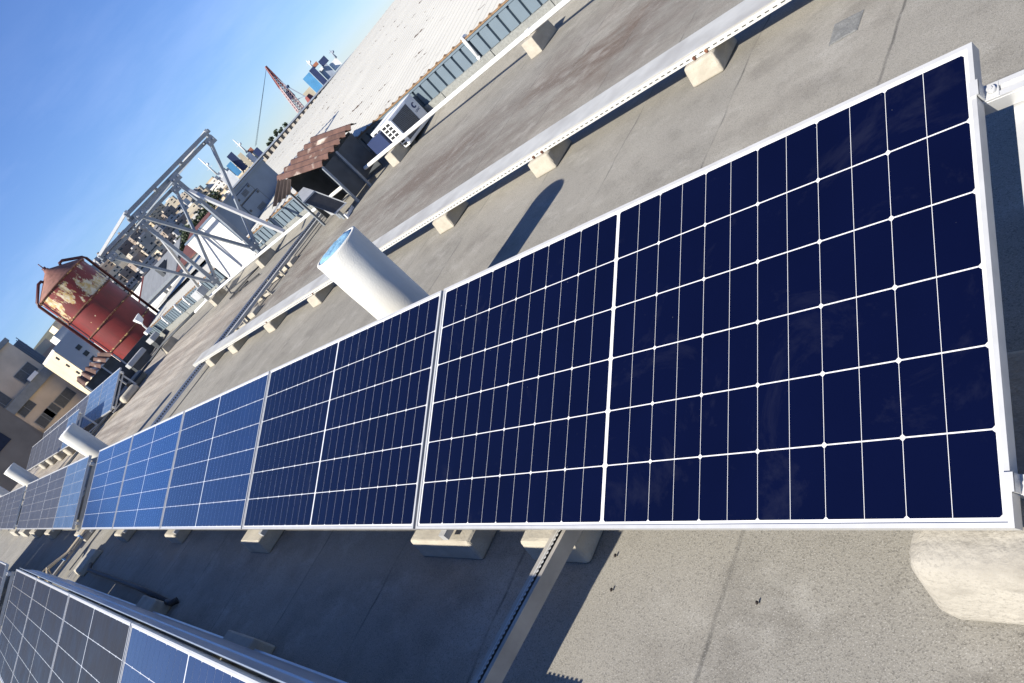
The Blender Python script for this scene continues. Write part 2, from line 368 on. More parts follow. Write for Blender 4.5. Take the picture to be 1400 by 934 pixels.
ORD = ['first', 'second', 'third', 'fourth', 'fifth', 'sixth', 'seventh', 'eighth', 'ninth', 'tenth', 'eleventh', 'twelfth', 'thirteenth', 'fourteenth', 'fifteenth', 'sixteenth', 'seventeenth', 'eighteenth', 'nineteenth', 'twentieth']
RZ = -0.25                                   # roof deck level

# ================================================================== SETTING
g = MB(); g.add([(-6000,-9000,-16),(9000,-9000,-16),(9000,6000,-16),(-6000,6000,-16)], [(0,1,2,3)])
struct('ground', g, M['ground'])
g = MB(); g.add([(-6000,-9000,-15.9),(9000,-9000,-15.9),(9000,-330,-15.9),(420,-330,-15.9),(150,-110,-15.9),(-6000,-110,-15.9)], [(0,1,2,3,4,5)])
struct('sea', g, M['sea'])
# roof deck with a slab thickness
g = MB(); g.box(-7, 44, -8.36, 7, -1.2, RZ)
struct('roof_deck', g, M['felt'])
g = MB(); g.box(-6.9, 43.9, -8.3, 6.9, -15.9, -1.21)
tag(obj('building_block', g, M['render_tan']), 'tan building whose flat felt roof carries the solar rows', 'building')
g = MB(); g.add([(-7,-7.72,RZ+.003),(43.9,-7.72,RZ+.003),(43.9,-8.25,-.165),(-7,-8.25,-.165),(-7,-8.3,-.165),(43.9,-8.3,-.165)], [(0,1,2,3),(3,2,5,4)])
struct('roof_upstand', g, M['felt'])
# hill behind the left town
SKY = [(-10, 3.0), (-16, 3.5), (-19.5, 3.57), (-22.2, 3.46), (-23.8, 3.24), (-25.1, 2.75), (-26.7, 1.9), (-28, 1.55), (-30, 1.15), (-31.5, .9), (-34, -.3)]
def skyel(a):
    for (a0, e0), (a1, e1) in zip(SKY, SKY[1:]):
        if a1 <= a <= a0: return e0+(e1-e0)*(a0-a)/(a0-a1)
    return SKY[0][1] if a > SKY[0][0] else SKY[-1][1]
CX, CY, CZ = -0.543, .83, 1.335
HD0, HD1 = 420, 860
def hill_z(az, dist):
    t = max(0, min(1, (dist-HD0)/(HD1-HD0)))
    el = -.5+(max(skyel(az), -.3)-.25+.5)*t
    return CZ+dist*math.tan(math.radians(el))-4
g = MB(); na, nd = 40, 12
for i in range(na+1):
    az = -8-28*i/na
    for j in range(nd+1):
        dist = HD0-20+(HD1+60-HD0)*j/nd
        z = hill_z(az, dist) if j else -16
        g.v.append((CX+dist*math.cos(math.radians(az)), CY+dist*math.sin(math.radians(az)), z))
for i in range(na):
    for j in range(nd):
        a = i*(nd+1)+j; g.f.append((a, a+1, a+nd+2, a+nd+1)); g.sm.append(True)
struct('hill', g, M['hill'])

# ================================================================== SOLAR PANELS
PL, PW, PT = 2.094, 1.038, .035
def panel_meshes(tilt=math.radians(25), sc_=1.0):
    ct, st = math.cos(tilt), math.sin(tilt)
    def P(x, s, n): return (x*sc_, (-ct*s+st*n)*sc_, (st*s+ct*n)*sc_)     # n along the glass normal
    def slab(mb, x0, x1, s0, s1, n0, n1):
        mb.hexa([P(x0,s1,n0),P(x1,s1,n0),P(x1,s0,n0),P(x0,s0,n0),P(x0,s1,n1),P(x1,s1,n1),P(x1,s0,n1),P(x0,s0,n1)])
    fr = MB(); lip = .010
    slab(fr, 0, PL, 0, lip, -PT, .001); slab(fr, 0, PL, PW-lip, PW, -PT, .001)
    slab(fr, 0, lip, lip, PW-lip, -PT, .0012); slab(fr, PL-lip, PL, lip, PW-lip, -PT, .0012)
    bs = MB(); slab(bs, lip, PL-lip, lip, PW-lip, -.012, -.0031)
    ce = MB(); mx_, ms, gap = .018, .018, .012
    cp = (PL-2*mx_-gap)/24; rp_ = (PW-2*ms)/6; cw = cp-.0013; rh = rp_-.0032; ch = .0055
    for i in range(24):
        x0 = mx_+i*cp+(gap if i >= 12 else 0)+.00065; x1 = x0+cw
        for j in range(6):
            s0 = ms+j*rp_+.0016; s1 = s0+rh
            if i % 2 == 0: pts = [(x0+ch,s0),(x1,s0),(x1,s1),(x0+ch,s1),(x0,s1-ch),(x0,s0+ch)]
            else: pts = [(x0,s0),(x1-ch,s0),(x1,s0+ch),(x1,s1-ch),(x1-ch,s1),(x0,s1)]
            ce.add([P(a, b, -.0028) for a, b in pts], [tuple(range(6))])
    return fr, bs, ce
def make_panel(label, loc, cell, group, sc_=1.0):
    fr, bs, ce = panel_meshes(sc_=sc_)
    t = thing('solar_panel', label, 'solar panel', (0, 0, 0), group)
    obj('frame', fr, M['alu'], t); obj('backsheet', bs, M['backsheet'], t)
    c = obj('cell_grid', ce, M[cell], t, fix=False)
    # glass-up normals
    me = c.data; bm = bmesh.new(); bm.from_mesh(me)
    for f_ in bm.faces:
        if f_.normal.z < 0: f_.normal_flip()
    bm.to_mesh(me); bm.free()
    t.location = loc
    return t
proto = {}
def panel(label, loc, cell, group, sc_=1.0):
    k = (cell, sc_)
    if k not in proto:
        proto[k] = make_panel(label, loc, cell, group, sc_); return proto[k]
    return copy_thing(proto[k], loc, label, group)
PITCH = 2.114
G1 = 'panels of the long main row'
names = ['nearest panel of the main solar row, largest, deep navy, at the right',
         'second panel of the main row, navy, in front of the tall white pipe',
         'third panel from the near end of the main solar row, dark blue',
         'fourth panel from the near end of the main solar row, bright blue',
         'fifth panel of the main row, brightest blue, beside the cable gap']
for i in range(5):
    panel(names[i], (i*PITCH, 0, 0), ['cell_navy', 'cell_navy', 'cell_mid', 'cell_blue', 'cell_blue'][i], G1)  # bluer cell colours farther along stand in for stronger sky reflection
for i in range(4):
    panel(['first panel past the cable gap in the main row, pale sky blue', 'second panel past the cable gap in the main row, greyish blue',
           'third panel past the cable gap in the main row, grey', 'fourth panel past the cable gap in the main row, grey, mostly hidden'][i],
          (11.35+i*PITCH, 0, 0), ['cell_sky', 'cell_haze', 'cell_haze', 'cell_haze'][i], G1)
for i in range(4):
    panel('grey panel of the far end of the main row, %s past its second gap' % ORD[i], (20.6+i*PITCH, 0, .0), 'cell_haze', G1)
G2 = 'panels of the near row at lower left'
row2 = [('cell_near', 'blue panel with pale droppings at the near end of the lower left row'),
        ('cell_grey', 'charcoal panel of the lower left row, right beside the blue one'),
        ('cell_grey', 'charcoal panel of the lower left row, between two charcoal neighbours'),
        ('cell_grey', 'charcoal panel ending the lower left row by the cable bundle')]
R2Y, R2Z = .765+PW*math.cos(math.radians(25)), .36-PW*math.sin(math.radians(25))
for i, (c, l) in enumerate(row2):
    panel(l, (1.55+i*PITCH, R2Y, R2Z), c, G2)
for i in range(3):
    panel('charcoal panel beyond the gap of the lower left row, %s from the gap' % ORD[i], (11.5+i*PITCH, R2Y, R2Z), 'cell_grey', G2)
G3 = 'panels of the two rows far back by the red tank'
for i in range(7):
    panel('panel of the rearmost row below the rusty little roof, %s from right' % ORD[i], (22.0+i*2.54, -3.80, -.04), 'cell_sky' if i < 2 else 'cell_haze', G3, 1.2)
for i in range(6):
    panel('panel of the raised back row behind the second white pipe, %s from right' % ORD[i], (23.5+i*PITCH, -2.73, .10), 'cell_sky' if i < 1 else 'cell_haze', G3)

# mounting frames under the rows
def mount(x0, x1, y0, z0, label, sc_=1.0, clamp=False, deflector=None, legs=4):
    t = thing('mounting_frame', label, 'panel mount', (x0, y0, z0), 'mounting frames under the solar rows')
    ct, st = math.cos(math.radians(25)), math.sin(math.radians(25))
    def P(x, s, n): return Vector((x, y0+(-ct*s+st*n)*sc_, z0+(st*s+ct*n)*sc_))
    for s_ in (.083, .92):
        b = MB(); n0 = -PT-.022
        b.bar(P(x0,s_,n0), P(x1,s_,n0), .04*sc_, .042*sc_, (P(0,s_,1)-P(0,s_,0)))
        # slot of the extrusion
        b.bar(P(x0+.001,s_-.013,n0+.024), P(x1,s_-.013,n0+.024), .012, .008, (P(0,s_,1)-P(0,s_,0)))
        b.bar(P(x0+.001,s_+.013,n0+.024), P(x1,s_+.013,n0+.024), .012, .008, (P(0,s_,1)-P(0,s_,0)))
        rl = obj('rail', b, M['alu'], t)
        if clamp:
            c = MB()
            xa = x0+.27
            c.bar(P(xa+.011,s_,.004), P(xa-.006,s_,.004), .036, .005, (P(0,s_,1)-P(0,s_,0)))
            c.bar(P(xa-.004,s_,.004), P(xa-.004,s_,-.03), .036, .004, (1,0,0))
            c.bar(P(xa-.004,s_,-.03), P(xa-.032,s_,-.03), .036, .005, (P(0,s_,1)-P(0,s_,0)))
            k = obj('clamp', c, M['alu'], t)
            bo = MB(); bo.tube([P(xa-.020,s_,-.03), P(xa-.020,s_,-.018)], .0085, 14)
            bo.tube([P(xa-.020,s_,-.018), P(xa-.020,s_,-.015)], .0045, 6)
            obj('bolt', bo, M['alu'], k)
    for i in range(legs):
        x = x0+.21+(x1-x0-.42)*i/(legs-1)
        b = MB(); b.bar(P(x,0.02,-.105), P(x,.95,-.105), .045, .04, (P(0,0,1)-P(0,0,0)))
        b.bar(P(x,.88,-.10), (x, y0-ct*.9*sc_-.05, RZ+.14), .045, .04)
        b.bar((x, y0-.02, z0-.10), (x, y0-ct*.92*sc_-.05, RZ+.13), .04, .03)
        obj('leg', b, M['alu'], t)
    return t
mount(-.27, 10.62, 0, 0, 'aluminium rails and clamps under the long main row', clamp=True, legs=6)
mount(11.3, 19.9, 0, 0, 'aluminium rails under the main row past the cable gap')
mount(20.5, 29.1, 0, 0, 'aluminium rails under the far end of the main row')
mount(1.46, 10.05, R2Y, R2Z, 'aluminium rails under the lower left row', legs=5)
b = MB(); b.box(1.2, 3.0, .622, .628, RZ+.004, -.074)  # unseen toothed rail, added and closed to the deck for its solid jagged shadow
for i in range(90): b.box(1.2+i*.02, 1.2+i*.02+.011, .622, .628, -.074, -.069)
b.box(1.2, 3.0, .628, .662, RZ+.002, RZ+.006)
tag(obj('shadow_rail', b, M['tray']), 'unseen slotted rail added behind the near row to cast its jagged shadow edge', 'rail')
mount(11.35, 17.9, R2Y, R2Z, 'aluminium rails under the near row beyond its gap')
mount(21.9, 39.9, -3.80, -.04, 'aluminium rails under the rearmost solar row', 1.2, legs=7)
mount(23.4, 36.3, -2.73, .10, 'aluminium rails under the raised back row', legs=6)

# wind deflector behind the near row
def deflector(x0, x1, label):
    b = MB()
    b.hexa([(x0,.742,.325),(x1,.742,.325),(x1,.738,.325),(x0,.738,.325),(x0,.74,.352),(x1,.74,.352),(x1,.736,.352),(x0,.736,.352)])
    prof = [(.738,.326),(.700,.235),(.692,.232),(.664,.150),(.672,.142),(.640,.03),(.636,.02),(.612,-.15),(.600,-.155)]
    for (ya, za), (yb, zb) in zip(prof, prof[1:]):
        b.add([(x0,ya,za),(x1,ya,za),(x1,yb,zb),(x0,yb,zb),(x0,ya+.003,za-.003),(x1,ya+.003,za-.003),(x1,yb+.003,zb-.003),(x0,yb+.003,zb-.003)], [(0,1,2,3),(7,6,5,4),(0,3,7,4),(1,5,6,2)])
    return tag(obj('wind_deflector', b, M['deflector']), label, 'wind deflector', 'sheet deflectors behind the near row')
deflector(1.36, 3.95, 'blue grey metal sheet closing the back of the near row, nearest length')
deflector(3.951, 6.12, 'blue grey metal sheet behind the near row, length next to the ground pipe')
deflector(6.121, 9.9, 'blue grey metal sheet behind the near row, farthest length')

# ================================================================== CONCRETE BLOCKS
def block_mesh(x0, x1, y0, y1, z0, z1, ch=.03, seed=0, slope=.02):
    bm = bmesh.new()
    rnd = random.Random(seed)
    vs = [bm.verts.new(p) for p in [(x0,y0,z0),(x1,y0,z0),(x1,y1,z0),(x0,y1,z0),(x0+slope*.3,y0+slope,z1),(x1-slope*.3,y0+slope,z1),(x1-slope*.3,y1-slope,z1),(x0+slope*.3,y1-slope,z1)]]
    for q in [(0,3,2,1),(4,5,6,7),(0,1,5,4),(1,2,6,5),(2,3,7,6),(3,0,4,7)]: bm.faces.new([vs[i] for i in q])
    bmesh.ops.bevel(bm, geom=[e for e in bm.edges], offset=ch, segments=(6 if ch > .05 else 3), affect='EDGES', profile=.5)
    bmesh.ops.subdivide_edges(bm, edges=[e for e in bm.edges if e.calc_length() > (.05 if ch < .05 else 9)], cuts=3, use_grid_fill=True)
    for v in bm.verts:
        if v.co.z > z0+.02: v.co += Vector((rnd.uniform(-1,1), rnd.uniform(-1,1), rnd.uniform(-1,1)))*.0016
    bmesh.ops.recalc_face_normals(bm, faces=bm.faces)
    me = bpy.data.meshes.new('concrete_block'); bm.to_mesh(me); bm.free()
    me.materials.append(M['block'])
    return me
def block(x0, x1, yfront, label, group, depth=.5, z1=-.04, ch=.03, seed=0, m=None):
    cx = (x0+x1)/2
    me = block_mesh(x0-cx, x1-cx, -depth, 0, 0, z1-RZ, ch, seed)
    if m: me.materials[0] = M[m]
    o = bpy.data.objects.new('concrete_block', me); COL.objects.link(o); o.location = (cx, yfront, RZ)
    return tag(o, label, 'concrete block', group)
BG = 'concrete blocks under the main solar row'
nb = block(-.5, .222, .085, 'large pale concrete block under the near corner of the nearest panel', BG, .6, -.04, .052, 1)
for p_ in nb.data.polygons: p_.use_smooth = True
nb.data.materials[0] = M['block_near']
block(1.315, 1.62, -.012, 'concrete block crossed by the metal channel, under the nearest panel', BG, .5, -.145, .02, 2)
block(1.925, 2.385, -.008, 'wide concrete block under the joint of the nearest two panels', BG, .5, -.145, .012, 3)
block(4.23, 4.59, .03, 'concrete block half in shade under the third panel of the main row', BG, .5, -.14, .012, 4)
block(6.40, 6.74, .0, 'concrete block under the near part of the fourth panel', BG, .5, -.14, .014, 5)
block(8.62, 8.98, .016, 'concrete block under the fifth bright blue panel', BG, .5, -.13, .014, 6)
block(11.25, 11.72, .05, 'sunlit concrete block at the cable bundle, under the first panel past the gap', BG, .5, -.11, .014, 7)
for i, (a, b_) in enumerate([(14.6, 15.2), (16.9, 17.8), (19.1, 20.2), (21.3, 22.6)]):
    block(a, b_, .05, 'concrete block under the main row past the cable bundle, %s from it' % ORD[i], BG, .5, -.10, .014, 10+i)
TG = 'concrete blocks carrying the long white cable tray'
for i, (a, b_) in enumerate([(1.88, 2.11), (3.40, 3.64), (4.81, 5.05), (7.73, 7.98), (9.27, 9.52), (10.87, 11.12), (12.07, 12.32)]):
    block(a, b_, -3.34, 'small concrete block under the white cable tray, %s from the near end' % ORD[i], TG, .33, -.116, .014, 20+i)
WG = 'concrete blocks carrying the white conduit by the warehouse'
for x, y, l in [(5.94, -7.10, 'concrete block under the white conduit opposite the wall downpipe'), (9.55, -7.10, 'concrete block under the white conduit in front of the air conditioner'),
                (16.05, -7.25, 'concrete block under the conduit at the foot of the nearer steel post'), (19.4, -7.1, 'concrete block under the conduit at the foot of the farther steel post'),
                (22.2, -6.1, 'concrete block under the dark rail, alone on the streaked roof')]:
    block(x-.11, x+.11, y, l, WG, .5, -.03, .010, int(x*10))
block(22.75, 23.2, -4.85, 'concrete block under the rear leg of the rearmost solar row', 'concrete blocks of the rear rows', .6, .02, .08, 61)
block(21.7, 22.15, -4.15, 'concrete block under the front corner of the rearmost solar row', 'concrete blocks of the rear rows', .6, -.02, .08, 62)
for i in range(5):
    block(23.2+i*2.2, 23.7+i*2.2, -2.75, 'rounded concrete block under the raised back row, %s from its near end' % ORD[i], 'concrete blocks of the rear rows', .5, .08, .08, 63+i)
NG = 'concrete blocks behind the near row'
block(3.33, 3.76, .99, 'shaded concrete block behind the near row, in front of the third panel', NG, .45, -.12, .012, 71)
block(5.5, 5.95, .95, 'shaded concrete block behind the near row by the ground pipe', NG, .45, -.12, .012, 72)
block(9.6, 10.1, .50, 'half sunlit concrete slab at the end of the near row', NG, .35, -.17, .02, 73)

# ================================================================== TRAYS AND PIPES ON THE ROOF
def tray(p, q, wd, hg, label, m, lid=True, group='cable trays on the roof', body_m=None, slot_side=1):
    p = Vector(p); q = Vector(q); d = (q-p); L = d.length; d.normalize(); a = Vector((-d.y, d.x, 0))*slot_side   # a: side with the slots
    t = thing('cable_tray', label, 'cable tray', p, group)
    b = MB()
    z = Vector((0,0,1))
    if lid:
        b.hexa([p-a*wd/2+z*(hg-.004), q-a*wd/2+z*(hg-.004), q+a*wd/2+z*(hg-.004), p+a*wd/2+z*(hg-.004), p-a*wd/2+z*hg, q-a*wd/2+z*hg, q+a*wd/2+z*hg, p+a*wd/2+z*hg])
        obj('lid', b, M[m], t)
    b = MB()
    b.hexa([p-a*wd/2, q-a*wd/2, q+a*wd/2, p+a*wd/2, p-a*wd/2+z*.003, q-a*wd/2+z*.003, q+a*wd/2+z*.003, p+a*wd/2+z*.003])
    for s_ in (-1, 1):
        e = a*(wd/2-.002)*s_
        b.hexa([p+e-a*.0015, q+e-a*.0015, q+e+a*.0015, p+e+a*.0015, p+e-a*.0015+z*(hg-.006), q+e-a*.0015+z*(hg-.006), q+e+a*.0015+z*(hg-.006), p+e+a*.0015+z*(hg-.006)])
    obj('channel', b, M[body_m or m], t)
    return t
mt_ = tray((13.0, -3.545, -.113), (-4.0, -3.545, -.113), .29, .053, 'long white slotted cable tray on blocks behind the main row', 'tray', body_m='slot_x')
for i, x in enumerate((1.93, 2.02, 3.46, 3.56, 7.8, 9.4)):
    b = MB(); b.tube([(x,-3.403,-.10),(x,-3.390,-.10)], .011, 8); b.tube([(x,-3.396,-.10),(x,-3.396,-.118)], .006, 6); obj('screw', b, M['rust_band'], mt_)
tray((12.55, -1.95, -.17), (12.95, -8.0, -.17), .10, .075, 'bluish slotted cable tray crossing the roof toward the steel frame', 'tray', lid=False, body_m='slot_y')
tray((12.15, -3.9, -.16), (12.52, -7.9, -.16), .11, .05, 'flat covered cable tray beside the crossing slotted tray', 'tray')
for i, (x, y) in enumerate([(11.95, -4.4), (12.2, -5.75)]):
    block(x-.1, x+.35, y, 'small concrete pad under the crossing trays, %s from the main tray' % ORD[i], 'pads under the crossing cable trays', .22, -.165, .012, 80+i)
for i, (x, y) in enumerate([(11.75, -4.15), (11.9, -4.95), (12.1, -5.5)]):
    b = MB(); b.bar((x, y, -.2), (x+.62, y, -.2), .03, .05); b.bar((x, y-.0, -.25), (x, y, -.12), .03, .03); b.bar((x+.62, y, -.25), (x+.62, y, -.12), .03, .03)
    tag(obj('tray_bracket', b, M['block']), 'pale bracket under the crossing trays, %s from the main tray' % ORD[i], 'bracket', 'brackets under the crossing cable trays')
# the channel crossing under the main row near the block
t = thing('cable_channel', 'bare metal channel running from the main row to the near row', 'cable tray', (1.37, .5, -.15))
def cx_(y): return 1.305+.135*y
def skew(x0, x1, z0, z1, ya=-.9, yb=1.9):
    b = MB(); b.hexa([(cx_(ya)+x0,ya,z0),(cx_(ya)+x1,ya,z0),(cx_(yb)+x1,yb,z0),(cx_(yb)+x0,yb,z0),(cx_(ya)+x0,ya,z1),(cx_(ya)+x1,ya,z1),(cx_(yb)+x1,yb,z1),(cx_(yb)+x0,yb,z1)]); return b
b = skew(-.029, .029, -.118, -.115)
for q in ((-.029, -.026, -.115, -.062), (.026, .029, -.115, -.062), (-.029, -.013, -.062, -.059), (.004, .029, -.062, -.059)): 
    k = skew(*q); b.add(k.v, k.f)
obj('channel', b, M['tray_dark'], t)
b = MB(); b.tube([(cx_(-.9)-.004, -.9, -.095), (cx_(1.9)-.004, 1.9, -.095)], .008, 8); obj('cable', b, M['black'], t)
b = MB(); pr_ = []
for i in range(340): y = -.9+i*.0082; pr_.append((cx_(y)+(.004 if i % 2 else -.003), y))
for (xa, ya), (xb, yb) in zip(pr_, pr_[1:]): b.add([(xa,ya,-.0605),(xb,yb,-.0605),(cx_(yb)+.012,yb,-.0585),(cx_(ya)+.012,ya,-.0585)], [(0,1,2,3)])
obj('rib_edge', b, M['tray'], t)
for y in (.95, -.68):
    b = MB(); b.box(cx_(y)-.04, cx_(y)+.04, y-.05, y+.05, RZ, -.118); obj('foot', b, M['block'], t)
# white conduit along the warehouse
pts = [(-3, -7.27, .01), (6.7, -7.27, .008), (9.0, -7.27, .005), (14.0, -7.25, .03), (17.0, -7.3, .04), (19.4, -7.25, .03), (20.2, -6.9, .02)]
t = thing('conduit', 'long white plastic conduit on blocks along the warehouse wall', 'pipe', (6, -7.25, .05))
b = MB(); b.tube(pts, .034, 12); obj('pipe', b, M['pvc'], t)
b = MB(); b.tube([(5.98,-7.27,.009),(5.90,-7.27,.009)], .043, 12); obj('coupling', b, M['pvc'], t)
b = MB(); b.tube([(20.2,-6.9,.03), (22.0,-6.25,.03), (22.6,-5.7,-.05), (22.75,-3.3,-.12), (22.4,-1.0,-.14)], .035, 8); b.tube([(20.3,-6.78,.02), (22.1,-6.12,.02), (22.5,-5.6,-.06), (22.62,-3.3,-.13), (22.3,-1.0,-.15)], .02, 8)
tag(obj('dark_conduit', b, M['dark_sheet']), 'dark double conduit crossing the streaked roof to the far rows', 'pipe')
b = MB(); b.tube([(5.5,.50,-.20), (6.6,.46,-.20), (9.3,.42,-.20), (9.45,.35,-.2)], .022, 10); b.tube([(5.5,.50,-.20),(5.42,.50,-.21),(5.40,.46,-.23)], .024, 10)
tag(obj('ground_pipe', b, M['black']), 'black ground pipe lying behind the near row', 'pipe')
# cable bundle in the gap
t = thing('cable_bundle', 'bundle of beige cables on a channel in the main row gap', 'cable bundle', (10.8, 0, -.1))
b = MB(); b.box(10.86, 10.96, -1.2, .62, -.15, -.12); obj('channel', b, M['tray_dark'], t)
rnd = random.Random(3)
for k in range(6):
    b = MB(); x = 10.84+k*.022
    p_ = [(x, -1.2, -.10), (x+rnd.uniform(-.02,.02), -.6, -.09), (x+rnd.uniform(-.03,.03), -.1, -.085), (x+rnd.uniform(-.03,.03), .3, -.09), (x+rnd.uniform(-.1,.05)-.1, .58, -.05+rnd.uniform(0,.06)), (x-.35+rnd.uniform(-.2,.2), .66+rnd.uniform(-.04,.06), -.02+rnd.uniform(-.08,.08)), (x-.5+rnd.uniform(-.3,.3), .78, -.1)]
    b.tube(p_, .009, 6); obj('cable', b, M['cable'], t)
for y in (.05, .38):
    b = MB(); b.box(10.83, 10.98, y, y+.02, -.125, -.072); obj('tie', b, M['cable_blue'], t)

# white vent pipes
def vent(x, y, rad, top, label, cap='cap_blue'):
    t = thing('vent_pipe', label, 'vent pipe', (x, y, RZ), 'thick white vent pipes')
    b = MB(); n = 40; prof = [(rad*1.25, 0), (rad*1.06, .03)]
    for i in range(14): prof.append((rad, .06+(top-RZ-.07)*i/13))
    prof.append((rad*.985, top-RZ)); prof.append((rad*.86, top-RZ+.001)); prof.append((rad*.84, top-RZ-.03))
    b.lathe((x, y, RZ), prof, n, cap=False)
    rr = random.Random(int(x*10))
    for i, v in enumerate(b.v):
        zz = v[2]; jit = (rr.random()-.5)*.0035
        b.v[i] = (x+(v[0]-x)*(1+jit/rad), y+(v[1]-y)*(1+jit/rad), v[2])
    obj('shaft', b, M['white_paint'], t, fix=True)
    c = MB(); c.lathe((x, y, top), [(rad*.855, -.028), (rad*.845, .0), (rad*.5, .009), (.01, .004)], 28)
    for i, v in enumerate(c.v): c.v[i] = (v[0], v[1], v[2]+(rr.random()-.5)*.008)
    obj('cap', c, M[cap], t)
vent(3.49, -1.56, .170, .70, 'tall white vent pipe with blue top behind the second panel')
vent(15.0, -1.62, .19, .75, 'white vent pipe rising behind the fifth bright blue panel', 'white')
vent(26.3, -1.6, .21, .86, 'white vent pipe behind the grey panels past the gap', 'white')
vent(37.5, -1.6, .24, .70, 'farthest white vent pipe at the left edge of the photo', 'white')

# patch, leaves
b = MB(); b.add([(1.127,-2.916,RZ+.002),(1.142,-3.13,RZ+.002),(.985,-3.114,RZ+.002),(.984,-2.924,RZ+.002)], [(0,1,2,3)]); b.add([(1.115,-2.93,RZ+.006),(1.128,-3.115,RZ+.006),(.998,-3.10,RZ+.006),(.997,-2.937,RZ+.006)], [(0,1,2,3)])
b.add([(1.127,-2.916,RZ+.002),(1.142,-3.13,RZ+.002),(.985,-3.114,RZ+.002),(.984,-2.924,RZ+.002),(1.115,-2.93,RZ+.006),(1.128,-3.115,RZ+.006),(.998,-3.10,RZ+.006),(.997,-2.937,RZ+.006)], [(0,1,5,4),(1,2,6,5),(2,3,7,6),(3,0,4,7)])
tag(obj('repair_patch', b, M['patch']), 'small square bitumen repair patch on the felt behind the nearest panel', 'roof patch')
for i, (x, y, s_, l) in enumerate([(1.18, .07, .006, 'dry brown leaf on the sunlit felt beside the shadow edge'), (.66, .07, .005, 'tiny dark seed on the sunlit felt in front of the nearest panel'), (1.22, -.05, .006, 'dark leaf scrap close under the nearest panel')]):
    b = MB(); b.lathe((0,0,0), [(s_*.2,0),(s_,.004),(s_*.8,.008),(s_*.1,.010)], 9); b.v = [(x+v[0]*.6, y+v[1]*1.2, RZ+v[2]+v[0]*.2+.002) for v in b.v]
    tag(obj('leaf_scrap', b, M['litter']), l, 'leaf')

# ================================================================== WAREHOUSE ALONG THE ROOF EDGE
RIB = .236
WY, EAVE = -8.32, .36
def ridge_z(x): return 1.575-(x-19.5)*.033
def roofpt(x, u):     # u 0 eave .. 1 ridge
    return (x, WY+.06+(-20-WY-.06)*u, EAVE+(ridge_z(x)-EAVE)*u)
def ribbed(x0, x1, u0, u1, nu):
    b = MB(); xs = []
    x = x0
    while x < x1-1e-6:
        for dx, h in ((0, 0), (.085, 0), (.10, .010), (.118, .010), (.133, 0)): xs.append((x+dx, h))
        x += RIB
    for j in range(nu+1):
        u = u0+(u1-u0)*j/nu
        for (xx_, h) in xs:
            p = roofpt(xx_, u); b.v.append((p[0], p[1], p[2]+h))
    n = len(xs)
    for j in range(nu):
        for i in range(n-1):
            b.f.append((j*n+i, j*n+i+1, (j+1)*n+i+1, (j+1)*n+i)); b.sm.append(False)
    return b
def siding(x0, x1):
    b = MB(); pr_ = []; x = x0
    while x < x1-1e-6:
        pr_ += [(x, WY), (x+.045, WY), (x+.05, WY+.042), (x+.231, WY+.042)]; x += RIB
    for z in (0.004, EAVE-.05):
        for (a, y) in pr_: b.v.append((a, y, z))
    n = len(pr_)
    for i in range(n-1): b.f.append((i, i+1, n+i+1, n+i)); b.sm.append(False)
    return b
def eave_strip(x0, x1):
    b = MB(); pr_ = []; x = x0
    while x < x1-1e-6:
        pr_ += [(x, 0), (x+.085, 0), (x+.10, .022), (x+.118, .024), (x+.135, 0)]; x += RIB
    n = len(pr_)
    for k, (dz, y) in enumerate(((-.012, WY+.068), (.004, WY+.070), (.012, WY+.02))):
        for (a, h) in pr_: b.v.append((a, y, EAVE+dz+(h if k else 0)))
    for k in range(2):
        for i in range(n-1): b.f.append((k*n+i, k*n+i+1, (k+1)*n+i+1, (k+1)*n+i)); b.sm.append(False)
    return b
def warehouse(x0, x1, u1, label, far=None):
    t = thing('warehouse', label, 'warehouse', ((x0+x1)/2, WY-3, -16))
    b = MB(); b.box(x0, x1, -20 if u1 > .9 else WY-1.35, WY-.002, -15.9, EAVE-.02)
    if far: b.box(x1, far, -19.9, -10.8, -15.9, EAVE+.1)
    wl = obj('wall', b, M['siding'], t)
    rf = obj('roof', ribbed(x0, x1, 0, u1, 10), M['roof_white'], t, fix=False)
    if far: obj('roof', ribbed(x1, far, .195, u1, 8), M['roof_white'], t, fix=False)
    obj('eave_edge', eave_strip(x0, x1), M['rust_tip'], rf)
    obj('siding', siding(x0, x1), M['siding'], wl)
    f_ = MB(); f_.box(x0, x1, WY+.001, WY+.056, EAVE-.052, EAVE-.012); obj('eave_trim', f_, M['siding'], t)
    k = x0; rr = random.Random(int(x0))
    while k < x1:
        L_ = min(1.35, x1-k); c = MB(); c.box(k, k+L_-.014, WY-.001, WY+.10+rr.uniform(-.006,.006), RZ, 0.0+rr.uniform(-.006,.006)); obj('felt_curb', c, M['curb'], t); k += L_
    return t
WH1 = warehouse(-2.0, 17.7, 1.0, 'long warehouse with white ribbed roof and grey blue siding along the deck', 33.2)
WH2 = warehouse(20.2, 29.6, .12, 'farther low warehouse length with goosenecks on its grey siding')
def downpipe(x, label, top=.34, bot=.02, r_=.028, loop=False):
    b = MB()
    y0 = WY+.045+r_
    if loop: pts = [(x+.02, WY+.03, top-.05), (x+.02, y0, top), (x+.01, y0+.05, top+.01), (x, y0+.09, top-.04), (x, y0+.09, bot)]
    else: pts = [(x+.02, WY-.03, top+.02), (x+.01, y0-.01, top+.03), (x, y0+.01, top-.02), (x, y0+.01, bot)]
    b.tube(pts, r_, 12)
    b.tube([(pts[-1][0], pts[-1][1], pts[-1][2]+.02), (pts[-1][0], pts[-1][1], pts[-1][2]+.07)], r_*1.18, 12)
    return tag(obj('downpipe', b, M['pvc']), label, 'downpipe', 'white pipes on the warehouse siding')
downpipe(7.72, 'white plastic downpipe on the grey siding between blocks', .36, -.02)
